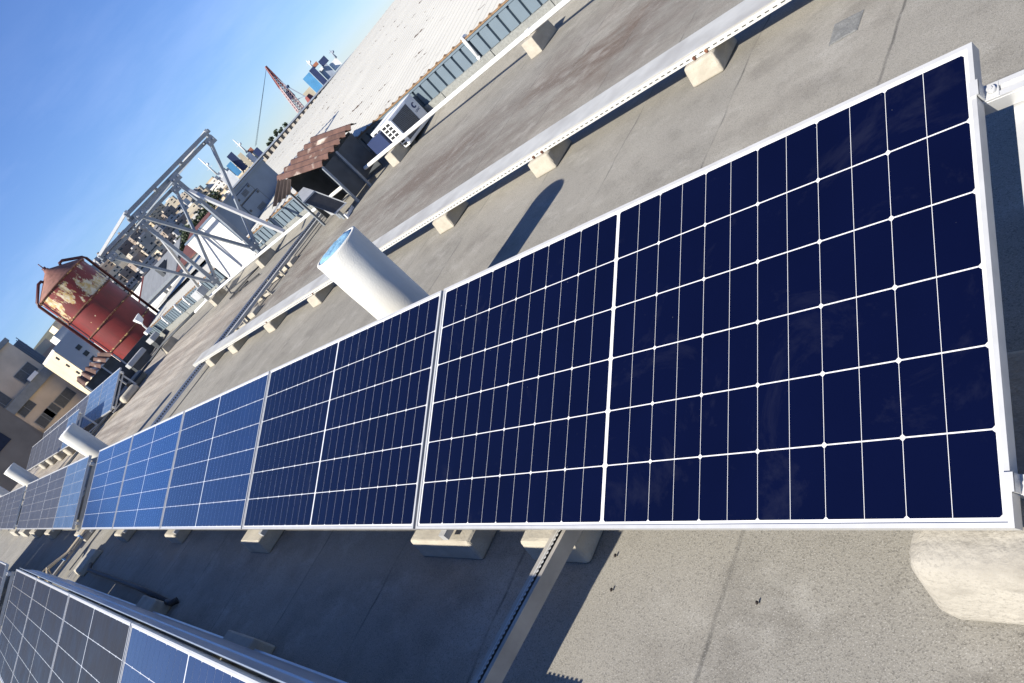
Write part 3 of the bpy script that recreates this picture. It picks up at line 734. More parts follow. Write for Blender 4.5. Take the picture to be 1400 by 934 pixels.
for i, x in enumerate((21.45, 23.29, 24.33, 26.02)):
    downpipe(x, 'white gooseneck pipe on the far grey siding, %s from the steel frame' % ORD[i], .36, .05, .035, True)

# plant room rising above the warehouse
t = thing('plant_room', 'blue grey metal plant room with access doors and white side', 'plant room', (18.9, -9.6, -.25))
b = MB(); b.box(17.75, 20.12, -10.5, WY+.02, -1.0, 1.34); obj('body', b, M['slate_paint'], t)
b = MB(); b.box(17.85, 20.05, WY+.021, WY+.03, -.05, 1.28); pn = obj('white_side_panel', b, M['hatch_white'], t)
b = MB()
for (x0, x1, z0, z1) in ((17.77, 20.12, 1.28, 1.345), (17.77, 20.12, -.1, -.04), (17.77, 17.84, -.04, 1.28), (20.05, 20.12, -.04, 1.28)): b.box(x0, x1, WY+.021, WY+.04, z0, z1)
obj('frame', b, M['hatch_white'], pn)
b = MB(); b.box(17.69, 20.2, -10.55, WY+.06, 1.32, 1.37); obj('roof_edge', b, M['slate_paint'], t)
for (y0, y1, z0, z1) in ((-9.66, -9.04, .99, 1.21), (-9.72, -9.04, .48, .95)):
    b = MB(); b.box(17.742, 17.7505, y0-.018, y1+.018, z0-.018, z1+.018); obj('door_seal', b, M['dark_sheet'], t)
    b = MB(); b.box(17.725, 17.751, y0, y1, z0, z1); dr = obj('access_door', b, M['slate_paint'], t, .006)
    b = MB()
    for k in range(5): b.box(17.716, 17.726, y0+.17, y1-.25, z0+.05+k*.027, z0+.063+k*.027)
    obj('louvre', b, M['dark_sheet'], dr)
    b = MB(); b.box(17.70, 17.726, y1-.08, y1-.03, (z0+z1)/2-.03, (z0+z1)/2+.03); b.box(17.70, 17.726, y0+.03, y0+.08, z1-.08, z1-.02); obj('hinge', b, M['dark_sheet'], dr)
b = MB(); b.box(17.66, 17.751, -10.5, WY-.02, .27, .315); obj('ledge', b, M['slate_paint'], t)
# thin white hand rail in front
b = MB()
for y in (-7.9, -8.9, -9.9): b.tube([(17.0, y, -.3), (17.0, y, .42)], .014, 6)
b.tube([(17.0,-7.9,.42), (17.0,-9.9,.42)], .014, 6); b.tube([(17.0,-7.9,.1), (17.0,-9.9,.1)], .012, 6)
b.tube([(17.0,-9.9,.42),(17.0,-9.9,.72),(17.2,-10.4,.72)], .014, 6)
tag(obj('handrail', b, M['pvc']), 'thin white handrail in front of the blue grey plant room', 'handrail')

# ================================================================== STEEL FRAME
t = thing('steel_frame', 'tall open galvanised steel frame with two braced posts on the roof', 'steel frame', (17.5, -7.5, RZ))
XA, XB, YM, ZT = 16.0, 19.06, -7.5, 2.53
for X, nm in ((XA, 'a'), (XB, 'b')):
    b = MB(); b.bar((X-.06, -6.05, ZT+.06), (X-.06, -9.0, ZT+.06), .05, .085); b.bar((X+.06, -6.05, ZT-.05), (X+.06, -9.0, ZT-.05), .05, .085)
    for y in (-6.1, -7.0, -7.9, -8.9): b.bar((X-.06, y, ZT), (X+.06, y, ZT), .06, .05)
    obj('top_chord', b, M['steel'], t)
    b = MB(); b.bar((X, YM, -.05), (X, YM, ZT-.08), .09, .09, (1,0,0)); obj('post', b, M['steel'], t)
    for y in (-6.25, -8.85):
        b = MB(); b.bar((X, y, ZT-.08), (X, YM+(.04 if y > YM else -.04), .18), .068, .068, (1,0,0)); obj('brace', b, M['steel'], t)
    for y, z in ((-6.28, ZT-.12), (-8.82, ZT-.12), (YM+.02, .25), (YM, ZT-.13)):
        b = MB(); b.box(X-.066, X-.058, y-.13, y+.13, z-.09, z+.09); gp = obj('gusset_plate', b, M['steel'], t)
        for dy in (-.07, .07):
            b = MB(); b.tube([(X-.064, y+dy, z), (X-.10, y+dy, z)], .024, 8); obj('bolt', b, M['alu'], gp)
    b = MB(); b.box(X-.16, X+.16, YM-.16, YM+.16, .02, .045); b.tube([(X-.1,YM+.1,.045),(X-.1,YM+.1,.09)], .016, 8); b.tube([(X+.1,YM+.1,.045),(X+.1,YM+.1,.09)], .016, 8); obj('foot_plate', b, M['steel'], t)
b = MB(); b.bar((XA, YM, 2.06), (14.6, YM-.05, .02), .08, .08); obj('raker', b, M['alu'], t)
b = MB(); b.bar((XB+.05, YM, 1.85), (20.35, YM, .05), .07, .07); obj('raker', b, M['alu'], t)
for y in (-6.12, -8.92):
    b = MB(); b.bar((XA-.1, y, ZT+.10), (XB+.1, y, ZT+.10), .07, .06); obj('cross_bar', b, M['alu'], t)
b = MB(); b.bar((XA, -8.7, ZT-.05), (XB, -7.2, ZT-.05), .03, .03); obj('tie_rod', b, M['steel'], t)
t = thing('junction_box', 'grey junction box at the foot of the farther steel post', 'electrical box', (19.5, -7.1, .02))
b = MB(); b.box(19.2, 19.8, -7.25, -7.02, .16, .40); b.box(19.45, 19.55, -7.2, -7.1, .0, .16); obj('box', b, M['grey_sheet'], t, .01)
b = MB(); b.box(19.25, 19.75, -7.02, -7.008, .18, .38); obj('lid', b, M['grey_sheet'], t)
b = MB()
b.tube([(16.6,-7.5,-.2),(16.9,-7.2,-.2),(17.3,-6.9,-.21),(17.2,-6.6,-.21),(16.8,-6.7,-.21),(16.4,-6.9,-.2)], .02, 6); b.tube([(17.9,-7.1,.0),(17.6,-6.9,-.18),(16.9,-6.75,-.21),(15.5,-6.8,-.21)], .018, 6)
tag(obj('loose_cable', b, M['black']), 'black loose cable lying at the foot of the steel frame', 'cable')

# ================================================================== RUSTY SHED AND DUCT
t = thing('rusty_shed', 'dark sheet shed with rusty corrugated lean-to roof beside the warehouse', 'shed', (11.2, -7.3, RZ))
def corr(p00, p01, p10, p11, n, amp, thick=.004, m=10):
    # p00->p01 across the ribs, p00->p10 along them
    b = MB(); A = [Vector(p) for p in (p00, p01, p10, p11)]
    nn = ((A[1]-A[0]).cross(A[2]-A[0])).normalized()
    if nn.z < 0: nn = -nn
    K = n*6
    for side in (0, 1):
        for j in range(m+1):
            v = j/m
            for i in range(K+1):
                u = i/K; ph = (i % 6)
                h = amp*(1 if ph in (2, 3) else (.55 if ph in (1, 4) else 0))
                p = A[0]*(1-u)*(1-v)+A[1]*u*(1-v)+A[2]*(1-u)*v+A[3]*u*v
                b.v.append(tuple(p+nn*(h-side*thick)))
    W_ = K+1
    for side in (0, 1):
        o = side*(m+1)*W_
        for j in range(m):
            for i in range(K):
                q = (o+j*W_+i, o+j*W_+i+1, o+(j+1)*W_+i+1, o+(j+1)*W_+i)
                b.f.append(q if side == 0 else q[::-1]); b.sm.append(False)
    return b
b = corr((10.38,-6.64,.575), (10.38,-7.80,.60), (12.05,-6.84,.90), (12.05,-8.20,.89), 6, .065); rf = obj('roof', b, M['rust'], t)
b = corr((12.04,-6.86,.90), (11.6,-6.80,.76), (12.0,-6.30,.655), (11.7,-6.62,.60), 4, .03); obj('loose_sheet', b, M['rust_dark'], t)
b = MB(); b.box(10.42, 10.44, -7.04, -6.64, -.16, .54); obj('side_sheet', b, M['dark_sheet'], t)
b = MB(); b.hexa([(10.43,-7.55,-.05),(10.45,-7.55,-.05),(10.45,-7.06,-.12),(10.43,-7.06,-.12),(10.43,-7.60,.56),(10.45,-7.60,.56),(10.45,-7.06,.54),(10.43,-7.06,.54)]); obj('side_sheet', b, M['dark_sheet'], t)
b = MB(); b.box(10.46, 11.95, -7.60, -7.58, -.2, .6); obj('back_sheet', b, M['dark_sheet'], t)
b = MB(); b.box(11.93, 11.95, -7.58, -6.9, -.2, .8); obj('side_sheet', b, M['dark_sheet'], t)
for (x, y, z1) in ((10.4,-6.63,.57), (10.4,-7.05,.56), (12.0,-6.80,.86), (12.0,-8.05,.86)):
    b = MB(); b.box(x-.022, x+.022, y-.022, y-.016, RZ, z1); b.box(x-.022, x-.016, y-.016, y+.022, RZ, z1); b.box(x-.016, x+.018, y-.016, y+.018, RZ, z1-.02); obj('post', b, M['steel'], t)
t = thing('duct_hood', 'grey sheet metal duct hood with dark mesh mouth beside the rusty shed', 'duct', (10.7, -6.3, RZ))
F = [(10.35,-6.42,-.10), (10.35,-6.09,-.06), (10.55,-5.96,.44), (10.55,-6.28,.42)]
Bk = [(10.95,-6.62,-.14), (10.95,-6.40,-.10), (11.2,-6.44,.55), (11.2,-6.60,.54)]
b = MB(); b.add(F+Bk, [(4,5,6,7),(0,4,7,3)]); obj('duct_side', b, M['dark_sheet'], t)
b = MB(); b.add(F+Bk, [(3,7,6,2),(1,2,6,5),(0,1,5,4)]); obj('duct_top', b, M['grey_sheet'], t)
def inset(P4, k, dx):
    c = sum((Vector(p) for p in P4), Vector())/4
    return [tuple(c+(Vector(p)-c)*k+Vector((dx,0,0))) for p in P4]
I = inset(F, .9, .012)
b = MB(); b.add(I, [(0,1,2,3)]); obj('mesh_mouth', b, M['grille'], t)
b = MB(); b.add(F+I, [(0,1,5,4),(1,2,6,5),(2,3,7,6),(3,0,4,7)]); obj('mouth_frame', b, M['grey_sheet'], t)
b = MB(); b.box(10.5,10.55,-6.3,-6.25,RZ,-.08); b.box(10.95,11.0,-6.55,-6.5,RZ,-.1); obj('support', b, M['steel'], t)
b = MB(); b.bar((10.25,-6.15,-.22), (10.45,-6.5,-.22), .03, .05); b.bar((10.25,-6.15,-.25), (10.25,-6.15,-.16), .03, .03)
tag(obj('floor_bracket', b, M['pvc']), 'small white bracket on the felt under the duct hood', 'bracket')

# ================================================================== AIR CONDITIONERS
def ac(x, y0, y1, z0, z1, dep, label, logo=True):
    t = thing('air_conditioner', label, 'air conditioner', (x+dep/2, (y0+y1)/2, z0), 'outdoor air conditioner units')
    b = MB(); b.box(x, x+dep, y0, y1, z0, z1); obj('casing', b, M['white'], t, .012)
    L_ = y1-y0; H_ = z1-z0
    b = MB(); b.box(x-.004, x+.002, y0+.31*L_, y1-.05, z0+.05, z1-.05)
    gr = obj('fan_grille', b, M['grille'], t)
    b = MB()
    for k in range(22):
        zz = z0+.055+(H_-.11)*k/21; b.box(x-.010, x-.005, y0+.31*L_, y1-.05, zz, zz+.004)
    obj('grille_bars', b, M['grey_sheet'], gr)
    b = MB()
    for (a_, b2, c_, d_) in ((y0+.27*L_, y1-.02, z1-.05, z1-.03), (y0+.27*L_, y1-.02, z0+.03, z0+.05), (y0+.27*L_, y0+.31*L_, z0+.05, z1-.05), (y1-.05, y1-.02, z0+.05, z1-.05)): b.box(x-.014, x-.001, a_, b2, c_, d_)
    obj('grille_frame', b, M['white'], t)
    b = MB()
    for i in range(2):
        for j in range(7):
            b.box(x+.035+i*.125, x+.135+i*.125, y1-.002, y1+.002, z0+.03+j*(H_-.05)/7, z0+.03+j*(H_-.05)/7+.046)
    obj('side_vents', b, M['black'], t)
    if logo:
        # crescent emblem with a short word below
        b = MB(); cy, cz = y0+.15*L_, z1-.17; K = 20
        for k in range(K):
            a0 = math.radians(40+280*k/K); a1 = math.radians(40+280*(k+1)/K)
            def w_(a): return .012+.022*math.sin((a-math.radians(40))/math.radians(280)*math.pi)
            pts = []
            for a, rr_ in ((a0, .05), (a1, .05), (a1, .05-w_(a1)), (a0, .05-w_(a0))): pts.append((x-.003, cy-rr_*math.cos(a), cz+rr_*math.sin(a)))
            b.add(pts, [(0,1,2,3)])
        obj('emblem', b, M['logo'], t)
        cu = bpy.data.curves.new('word', 'FONT'); cu.body = 'UNIC'; cu.size = .055; cu.align_x = 'CENTER'; cu.extrude = .0005
        tmp = bpy.data.objects.new('word', cu); COL.objects.link(tmp)
        dg = bpy.context.evaluated_depsgraph_get(); me = bpy.data.meshes.new_from_object(tmp.evaluated_get(dg))
        bpy.data.objects.remove(tmp)
        bb = MB(); bb.v = [(x-.003+v.co.z, cy-v.co.x, cz-.115+v.co.y) for v in me.vertices]; bb.f = [tuple(p.vertices) for p in me.polygons]; bb.sm = [False]*len(bb.f)
        obj('lettering', bb, M['logo'], t)
    b = MB()
    for yy_ in (y0+.1, y1-.14): b.box(x+.02, x+dep-.02, yy_, yy_+.04, RZ, z0)
    obj('foot', b, M['dark_sheet'], t)
    return t
ac(9.27, -8.14, -7.40, -.18, .335, .30, 'white outdoor air conditioner with dark round emblem on its shaded front')
ac(9.72, -8.16, -7.55, -.18, .33, .32, 'white air conditioner standing right behind the one with the emblem', False)
b = MB(); b.box(9.60, 10.05, -7.80, -7.36, -.04, .27); b.box(9.9, 10.0, -7.45, -7.4, RZ, -.04); b.box(9.64, 9.70, -7.45, -7.4, RZ, -.04)
tag(obj('cable_cabinet', b, M['container_navy']), 'dark navy metal cabinet between the air conditioner and the rusty shed', 'cabinet')

# ================================================================== RED TANK
tx, ty, tr, z0, z1 = 30.0, -8.3, 1.10, .3, 3.62
t = thing('water_tank', 'big rusty red cylindrical tank with peeling yellow patches', 'tank', (tx, ty, RZ))
b = MB(); b.lathe((tx,ty,0), [(tr, z0), (tr, (z0+z1)/2), (tr, z1)], 48, cap=False); sh = obj('shell', b, M['red'], t)
b = MB(); b.lathe((tx,ty,0), [(tr+.05, z1), (tr+.05, z1+.05), (.12, z1+.62), (.10, z1+.68), (.02, z1+.7)], 48); obj('cone_roof', b, M['red_roof'], t)
for z in (z0+.5, z0+1.35, z0+2.2, z1-.0):
    b = MB(); b.lathe((tx,ty,0), [(tr+.005, z-.03), (tr+.035, z-.03), (tr+.035, z+.03), (tr+.005, z+.03)], 48, cap=False); obj('hoop', b, M['rust_band'], t)
b = MB(); b.lathe((tx,ty,0), [(.9, RZ), (.9, z0)], 24); b.lathe((tx,ty,0), [(tr+.02, z0-.04), (tr+.02, z0)], 48); obj('base', b, M['red'], t)
for s_ in (1, -1):
    y = ty+s_*(tr+.16)
    b = MB(); b.tube([(tx-.1, y, RZ), (tx-.1, y, z1-.02), (tx-.1, y-s_*.06, z1+.10), (tx-.1, ty+s_*.62, z1+.50), (tx-.1, ty+s_*.48, z1+.50), (tx-.1, ty+s_*.44, z1+.40)], .055, 10)
    obj('overflow_pipe', b, M['maroon'], t)
b = MB(); b.tube([(tx,ty,z1+.6),(tx,ty,z1+.78)], .08, 10); b.tube([(tx,ty,z1+.78),(tx,ty,z1+.98)], .02, 6); obj('roof_valve', b, M['maroon'], t)
# dish lamp by the tank
t = thing('flood_lamp', 'small white floodlight on an arm at the warehouse end by the red tank', 'lamp', (27.4, -8.1, .3))
b = MB(); b.tube([(27.5,-8.0,.40),(27.5,-8.02,.62),(27.45,-8.1,.75)], .03, 8); obj('arm', b, M['pvc'], t)
b = MB(); b.hexa([(27.35,-8.18,.74),(27.55,-8.18,.74),(27.55,-8.02,.68),(27.35,-8.02,.68),(27.3,-8.22,1.0),(27.6,-8.22,1.0),(27.6,-7.95,.96),(27.3,-7.95,.96)]); obj('head', b, M['white'], t, .01)
b = MB(); b.box(27.4,27.65,-8.1,-7.85,.30,.44); obj('bracket', b, M['pvc'], t)
# low shed under the tank
t = thing('tank_shed', 'low dark shed with small rusty corrugated roof in front of the red tank', 'shed', (28.3, -6.0, RZ))
b = corr((27.7,-6.72,.74), (27.7,-5.12,.72), (28.4,-6.60,1.06), (28.4,-5.30,1.04), 6, .07, .004, 6); obj('roof', b, M['rust'], t)
b = MB(); b.box(27.9, 28.35, -6.6, -5.25, RZ, .72); obj('wall', b, M['dark_sheet'], t)
for y in (-6.62, -6.05, -5.2):
    b = MB(); b.box(27.74, 27.79, y-.025, y+.025, RZ, .72); obj('post', b, M['grey_sheet'], t)
t = thing('low_wall', 'low shaded wall closing the roof between the red tank and the rear row', 'wall', (28.6, -7.2, RZ))
b = MB(); b.box(28.45, 28.6, -8.2, -6.65, RZ, .35); obj('wall_body', b, M['dark_sheet'], t)
t = thing('roof_box', 'pale lidded box on the roof edge in front of the red tank', 'box', (27.0, -6.8, RZ))
b = MB(); b.box(26.7, 27.1, -7.15, -6.35, .02, .20); obj('lid', b, M['grey_sheet'], t, .02)
b = MB(); b.box(26.74, 27.06, -7.1, -6.4, RZ, .02); obj('body', b, M['dark_sheet'], t)
t = thing('roof_box', 'pale small box beside the siding end near the floodlight', 'box', (27.3, -7.7, RZ))
b = MB(); b.box(26.9, 27.5, -7.95, -7.6, .0, .2); obj('lid', b, M['grey_sheet'], t, .02)
b = MB(); b.box(26.95, 27.45, -7.9, -7.63, RZ, .0); obj('body', b, M['dark_sheet'], t)

# ================================================================== BUILDINGS LEFT
def xface(t, x, y0, y1, z0, z1, m, frame=None, name='window'):
    b = MB(); b.box(x-.04, x, y0, y1, z0, z1); w_ = obj(name, b, M[m], t)
    if frame:
        b = MB(); k = .05
        for a_ in ((y0-k, y1+k, z1, z1+k), (y0-k, y1+k, z0-k, z0), (y0-k, y0, z0, z1), (y1, y1+k, z0, z1), ((y0+y1)/2-k/2, (y0+y1)/2+k/2, z0, z1)): b.box(x-.07, x-.001, *a_)
        obj('frame', b, M[frame], w_)
    return w_
AX = 90.0
def A(y, z): return (.83+(y-.83)*1.988, 1.335+(z-1.335)*1.988)
t = thing('apartment_building', 'shaded stained apartment building with dark shuttered windows at the left edge', 'building', (AX+8, -12, -16))
b = MB(); y1_, zt = A(-8.5, 4.6); b.box(AX, AX+16, y1_, -2, -15.9, zt); obj('wall', b, M['render_apt'], t)
ya, za = A(-8.52, 2.0); yb, zb = A(-4, 2.52)
b = MB(); b.box(AX-.35, AX-.001, ya, yb, za, zb); obj('floor_band', b, M['band'], t)
b = MB(); b.box(AX-.3, AX+16.2, y1_-.15, -1.9, zt, zt+.5); obj('parapet', b, M['band'], t)
b = MB(); b.box(AX+2, AX+7, y1_+.4, -9, zt+.5, zt+1.9); obj('stair_hut', b, M['band'], t)
for (a0, a1, c0, c1) in ((-8.2,-7.2,2.66,3.27), (-8.26,-7.26,.46,1.02), (-6.64,-5.8,1.57,2.05), (-6.78,-5.87,.5,1.05), (-6.2,-5.3,2.6,3.27), (-7.16,-6.5,.52,1.05)):
    (p0, q0), (p1, q1) = A(a0, c0), A(a1, c1); xface(t, AX, p0, p1, q0, q1, 'shutter', 'band')
(p0, q0), (p1, q1) = A(-8.0, 2.52), A(-7.42, 2.68); b = MB(); b.box(AX-.6, AX-.05, p0, p1, q0, q1+.1); obj('air_unit', b, M['white'], t)
b = MB()
for k in range(4):
    yy_ = y1_-.25-.22*k; b.bar((AX+.5, yy_, -8), (AX+.5, yy_, zt-.8+.2*k), .08)
b.bar((AX+.5, y1_-.1, zt-1.4), (AX+.5, y1_-1.0, zt-1.4), .06); b.bar((AX+.5, y1_-.1, 2.5), (AX+.5, y1_-1.0, 2.5), .06); b.box(AX+.7, AX+8, y1_-1.0, y1_-.12, -15, zt-.5)
obj('corner_pipes', b, M['slate_paint'], t)
t = thing('annex_building', 'tan rendered annex wall with rust stains and navy shutter, in shade', 'building', (62, -3, -16))
b = MB(); b.box(60, 75, -7.75, 8, -15.9, 7.5); obj('wall', b, M['render_tan'], t)
xface(t, 60, -6.3, -4.6, 1.35, 2.2, 'shutter_blue')
b = MB(); b.box(59.9, 75.1, -7.85, 8.1, 7.5, 7.8); obj('parapet', b, M['band'], t)
# pale building behind the tank
t = thing('pale_building', 'pale grey building with cream side beyond the red tank', 'building', (86, -20, -16))
b = MB(); b.box(80, 88, -21.6, -17.4, -15.9, 3.95); obj('wall', b, M['pale_render'], t)
b = MB(); b.box(80.02, 87.98, -17.4, -17.34, -15.9, 3.7); obj('cream_side', b, M['cream'], t)
for (y, z) in ((-19.0, 2.35), (-18.95, 1.5), (-18.9, .7)):
    xface(t, 80, y-.25, y+.25, z-.22, z+.22, 'window')
for k in range(4):
    b = MB(); b.box(81.2, 82.0, -17.34, -17.31, 2.9-k*1.1, 3.3-k*1.1); obj('window', b, M['window'], t)
b = MB(); b.box(80.3, 83, -20.9, -18.6, 3.95, 4.7); obj('roof_hut', b, M['pale_render'], t)
b = MB(); b.box(79.2, 79.999, -21.5, -20.1, -3, 1.6); obj('lean_to', b, M['hatch_white'], t)
t = thing('pink_building', 'pinkish building with roof clutter left of the pale grey one', 'building', (106, -22, -16))
b = MB(); b.box(100, 112, -23.5, -19.6, -15.9, 5.0); obj('wall', b, M['pink'], t)
b = MB(); b.box(101, 104, -22.8, -20.4, 5.0, 6.0); obj('roof_hut', b, M['cream'], t)
for k, (y, z) in enumerate(((-20.4, 3.5), (-21.6, 3.5), (-20.4, 1.6), (-21.6, 1.6))): xface(t, 100, y-.35, y+.35, z-.4, z+.4, 'window')
b = MB(); b.tube([(101,-20.2,5.0),(101,-20.2,5.9)], .35, 10); obj('roof_drum', b, M['white'], t)
t = thing('cream_building', 'cream block peeking over the pale grey building', 'building', (124, -32, -16))
b = MB(); b.box(120, 130, -33.5, -27.5, -15.9, 6.3); obj('wall', b, M['cream'], t)
b = MB(); b.box(121, 125, -32.5, -29.5, 6.3, 7.4); obj('roof_hut', b, M['cream'], t)
for k in range(3): xface(t, 120, -29.0-k*1.5, -28.1-k*1.5, 4.4, 5.4, 'window')

# ================================================================== WHITE HOUSE WITH TILED ROOF
t = thing('white_house', 'white rendered house with grey tiled gable roof beyond the warehouse', 'house', (38, -15, -16))
HY = -14.0
b = MB(); b.box(36.0, 43.6, -17.5, HY, -15.9, .86); obj('wall', b, M['hatch_white'], t)
# roof: gable towards the far end
b = MB(); b.hexa([(35.6,-15.2,1.70),(43.0,-15.2,1.80),(43.9,HY+.18,.90),(36.0,HY+.18,.84),(35.6,-15.2,1.74),(43.0,-15.2,1.84),(43.9,HY+.18,.94),(36.0,HY+.18,.88)]); obj('roof', b, M['tile'], t)
b = MB(); b.hexa([(43.0,-15.2,1.80),(43.2,-15.2,1.80),(44.1,HY+.2,.88),(43.9,HY+.2,.88),(43.0,-15.2,1.90),(43.2,-15.2,1.90),(44.1,HY+.2,.99),(43.9,HY+.2,.99)]); obj('verge', b, M['fascia'], t)
b = MB(); b.hexa([(36.0,HY+.18,.76),(43.9,HY+.18,.80),(43.9,HY+.24,.80),(36.0,HY+.24,.76),(36.0,HY+.18,.90),(43.9,HY+.18,.95),(43.9,HY+.24,.95),(36.0,HY+.24,.90)]); obj('gutter', b, M['steel'], t)
b = MB(); b.add([(43.0,-15.2,1.80),(44.0,HY+.1,.9),(46.5,HY-.2,1.62)],[(0,1,2)]); b.add([(43.0,-15.2,1.76),(44.0,HY+.1,.86),(46.5,HY-.2,1.58)],[(0,1,2)]); obj('roof_hip', b, M['hatch_white'], t)
b = MB(); b.box(38.0, 38.5, -14.75, -14.15, 1.05, 1.62); obj('skylight', b, M['shutter'], t)
for x in (39.2, 38.4):
    b = MB(); b.box(x, x+.5, HY, HY+.03, .19, .62); obj('window', b, M['shutter'], t)
b = MB()
for x in (40.4, 41.4, 42.4): b.box(x, x+.02, HY, HY+.012, -.5, .72)
obj('wall_joint', b, M['grey_sheet'], t)
t = thing('white_house', 'white house wall with dark window beneath a maroon tiled roof', 'house', (34, -14, -16))
b = MB(); b.box(32.2, 35.0, -17, -13.7, -15.9, .80); obj('wall', b, M['hatch_white'], t)
b = MB(); b.box(33.3, 34.1, -13.70, -13.67, .28, .60); obj('window', b, M['shutter'], t)
b = MB(); b.hexa([(31.8,-15.6,1.5),(35.4,-15.6,1.5),(35.4,-13.5,.80),(31.8,-13.5,.80),(31.8,-15.6,1.55),(35.4,-15.6,1.55),(35.4,-13.5,.86),(31.8,-13.5,.86)]); obj('roof', b, M['terracotta'], t)

# ================================================================== PORT: WALL, CRANE, SHIPS
def pol(az, dist, el): return Vector((CX+dist*math.cos(math.radians(az)), CY+dist*math.sin(math.radians(az)), CZ+dist*math.tan(math.radians(el))))
t = thing('port_wall', 'long dark port wall with pale pillars along the horizon', 'wall', pol(-35, 150, -6))
p0 = pol(-28.6, 150, 0); p1 = pol(-42, 150, 0); dv = (p1-p0); LW = dv.length; dv.normalize(); nv = Vector((-dv.y, dv.x, 0))
if nv.dot(Vector((CX, CY, 0))-p0) < 0: nv = -nv
def strip(z0, z1, d0, d1, s0=0, s1=None):
    s1 = LW if s1 is None else s1
    b = MB(); q = [p0+dv*s0+nv*d0, p0+dv*s1+nv*d0, p0+dv*s1+nv*d1, p0+dv*s0+nv*d1]
    b.hexa([(v.x, v.y, z0) for v in q]+[(v.x, v.y, z1) for v in q]); return b
obj('wall_body', strip(-15.9, 1.75, -3, 0), M['port_wall'], t)
obj('coping', strip(1.75, 2.0, -3.2, .3), M['ship_grey'], t)
obj('lower_roof', strip(-15.9, .5, .01, 1.5), M['port_wall'], t)
n = 30
for i in range(n):
    s_ = LW*(i+.5)/n
    obj('pillar', strip(.56, 1.55, .02, .5, s_-.28, s_+.28), M['pillar'], t)
# crane
t = thing('harbour_crane', 'red lattice harbour crane with raised boom behind the port wall', 'crane', pol(-36.3, 220, 0))
base = pol(-36.2, 220, .3); tip = pol(-36.66, 222, 3.75)
def lattice(a, c, w0, w1, n, r_):
    b = MB(); a = Vector(a); c = Vector(c); d = (c-a).normalized(); sx_ = d.cross(Vector((.3,1,0))).normalized(); sy_ = d.cross(sx_)
    def cn(k):
        u = k/n; ww = w0+(w1-w0)*u; p = a+(c-a)*u
        return [p+sx_*ww+sy_*ww, p-sx_*ww+sy_*ww, p-sx_*ww-sy_*ww, p+sx_*ww-sy_*ww]
    for k in range(n):
        A_, B_ = cn(k), cn(k+1)
        for i in range(4):
            b.bar(A_[i], B_[i], r_); b.bar(A_[i], B_[(i+1) % 4], r_*.6); b.bar(A_[i], A_[(i+1) % 4], r_*.6)
    return b
md = base+(tip-base)*.55
obj('boom', lattice(base+(0*tip), md, .9, .65, 9, .22), M['crane_pale'], t)
obj('boom_head', lattice(md, tip, .65, .15, 8, .22), M['crane_red'], t)
mast = pol(-37.2, 220, .25); mt2 = pol(-36.72, 220, 1.9)
b = MB(); b.bar(mast, mt2, .28); b.bar(mt2, md+(tip-md)*.6, .18); b.bar(pol(-37.05, 220, .7), base+(tip-base)*.2, .2); obj('stay', b, M['ship_grey'], t)
b = MB(); b.lathe(tuple(pol(-36.72, 220, 1.82)), [(.5, 0), (.5, .6)], 10); obj('pulley', b, M['container_navy'], t)
b = MB(); b.hexa([tuple(pol(-37.2,220,-.2)+Vector((dx,dy,0))) for dx, dy in ((-1.2,-1.2),(1.2,-1.2),(1.2,1.2),(-1.2,1.2))]+[tuple(pol(-37.2,220,.6)+Vector((dx,dy,0))) for dx, dy in ((-.6,-.6),(.6,-.6),(.6,.6),(-.6,.6))]); obj('machine_house', b, M['crane_red'], t)
b = MB(); q = pol(-36.45, 221, 1.5); b.box(q.x-.6, q.x+.6, q.y-.6, q.y+.6, q.z-1.3, q.z+1.0); obj('boom_hoist', b, M['container_navy'], t)
for k in (0, .12):
    b = MB(); b.bar(tip+Vector((0, 0, -.3)), pol(-32.25+k, 215, .9), .07); obj('hoist_rope', b, M['black'], t)
# ships
def sbox(t, name, az0, az1, e0, e1, dist, m, dep=6):
    a, c = pol(az0, dist, 0), pol(az1, dist, 0); d = (c-a).normalized(); nn = Vector((-d.y, d.x, 0))
    if nn.dot(a-Vector((CX, CY, CZ))) < 0: nn = -nn
    z0_, z1_ = CZ+dist*math.tan(math.radians(e0)), CZ+dist*math.tan(math.radians(e1))
    q = [a, c, c+nn*dep, a+nn*dep]
    b = MB(); b.hexa([(v.x, v.y, z0_) for v in q]+[(v.x, v.y, z1_) for v in q]); return obj(name, b, M[m], t)
def mast_(t, az, dist, e0, e1, m, arms=((.6, 1.0), (.75, .7))):
    a, c = pol(az, dist, e0), pol(az, dist, e1); b = MB(); b.tube([a, c], [.35, .12], 8)
    for u, wd in arms:
        p = a+(c-a)*u; b.bar(p+dv*wd, p-dv*wd, .14)
    b.lathe(tuple(a+(c-a)*.5+dv*.5), [(.05, 0), (.45, .3), (.45, .6), (.05, .9)], 10)
    return obj('mast', b, M[m], t)
t = thing('cargo_ship', 'ship with light blue and navy container stack and white mast, right of the crane', 'ship', pol(-38.6, 262, -3.5))
sbox(t, 'hull', -36.9, -41.2, -3.5, .22, 262, 'ship_grey', 14)
sbox(t, 'container_stack', -37.05, -37.78, .24, .86, 260, 'container_beige')
sbox(t, 'container_stack', -37.82, -38.48, .26, 1.50, 260, 'container_blue')
sbox(t, 'container_stack', -38.52, -38.95, .26, 1.55, 260, 'container_navy')
sbox(t, 'deckhouse', -39.0, -39.75, .24, 1.05, 261, 'ship_grey')
sbox(t, 'container_stack', -39.4, -40.0, 1.06, 1.5, 262, 'container_navy')
sbox(t, 'bridge', -38.9, -39.35, 1.4, 1.62, 266, 'orange')
sbox(t, 'bridge_wing', -39.8, -40.5, .3, .85, 262, 'ship_white', 4)
sbox(t, 'lifeboat', -39.1, -39.35, .95, 1.15, 259, 'ship_white', 2)
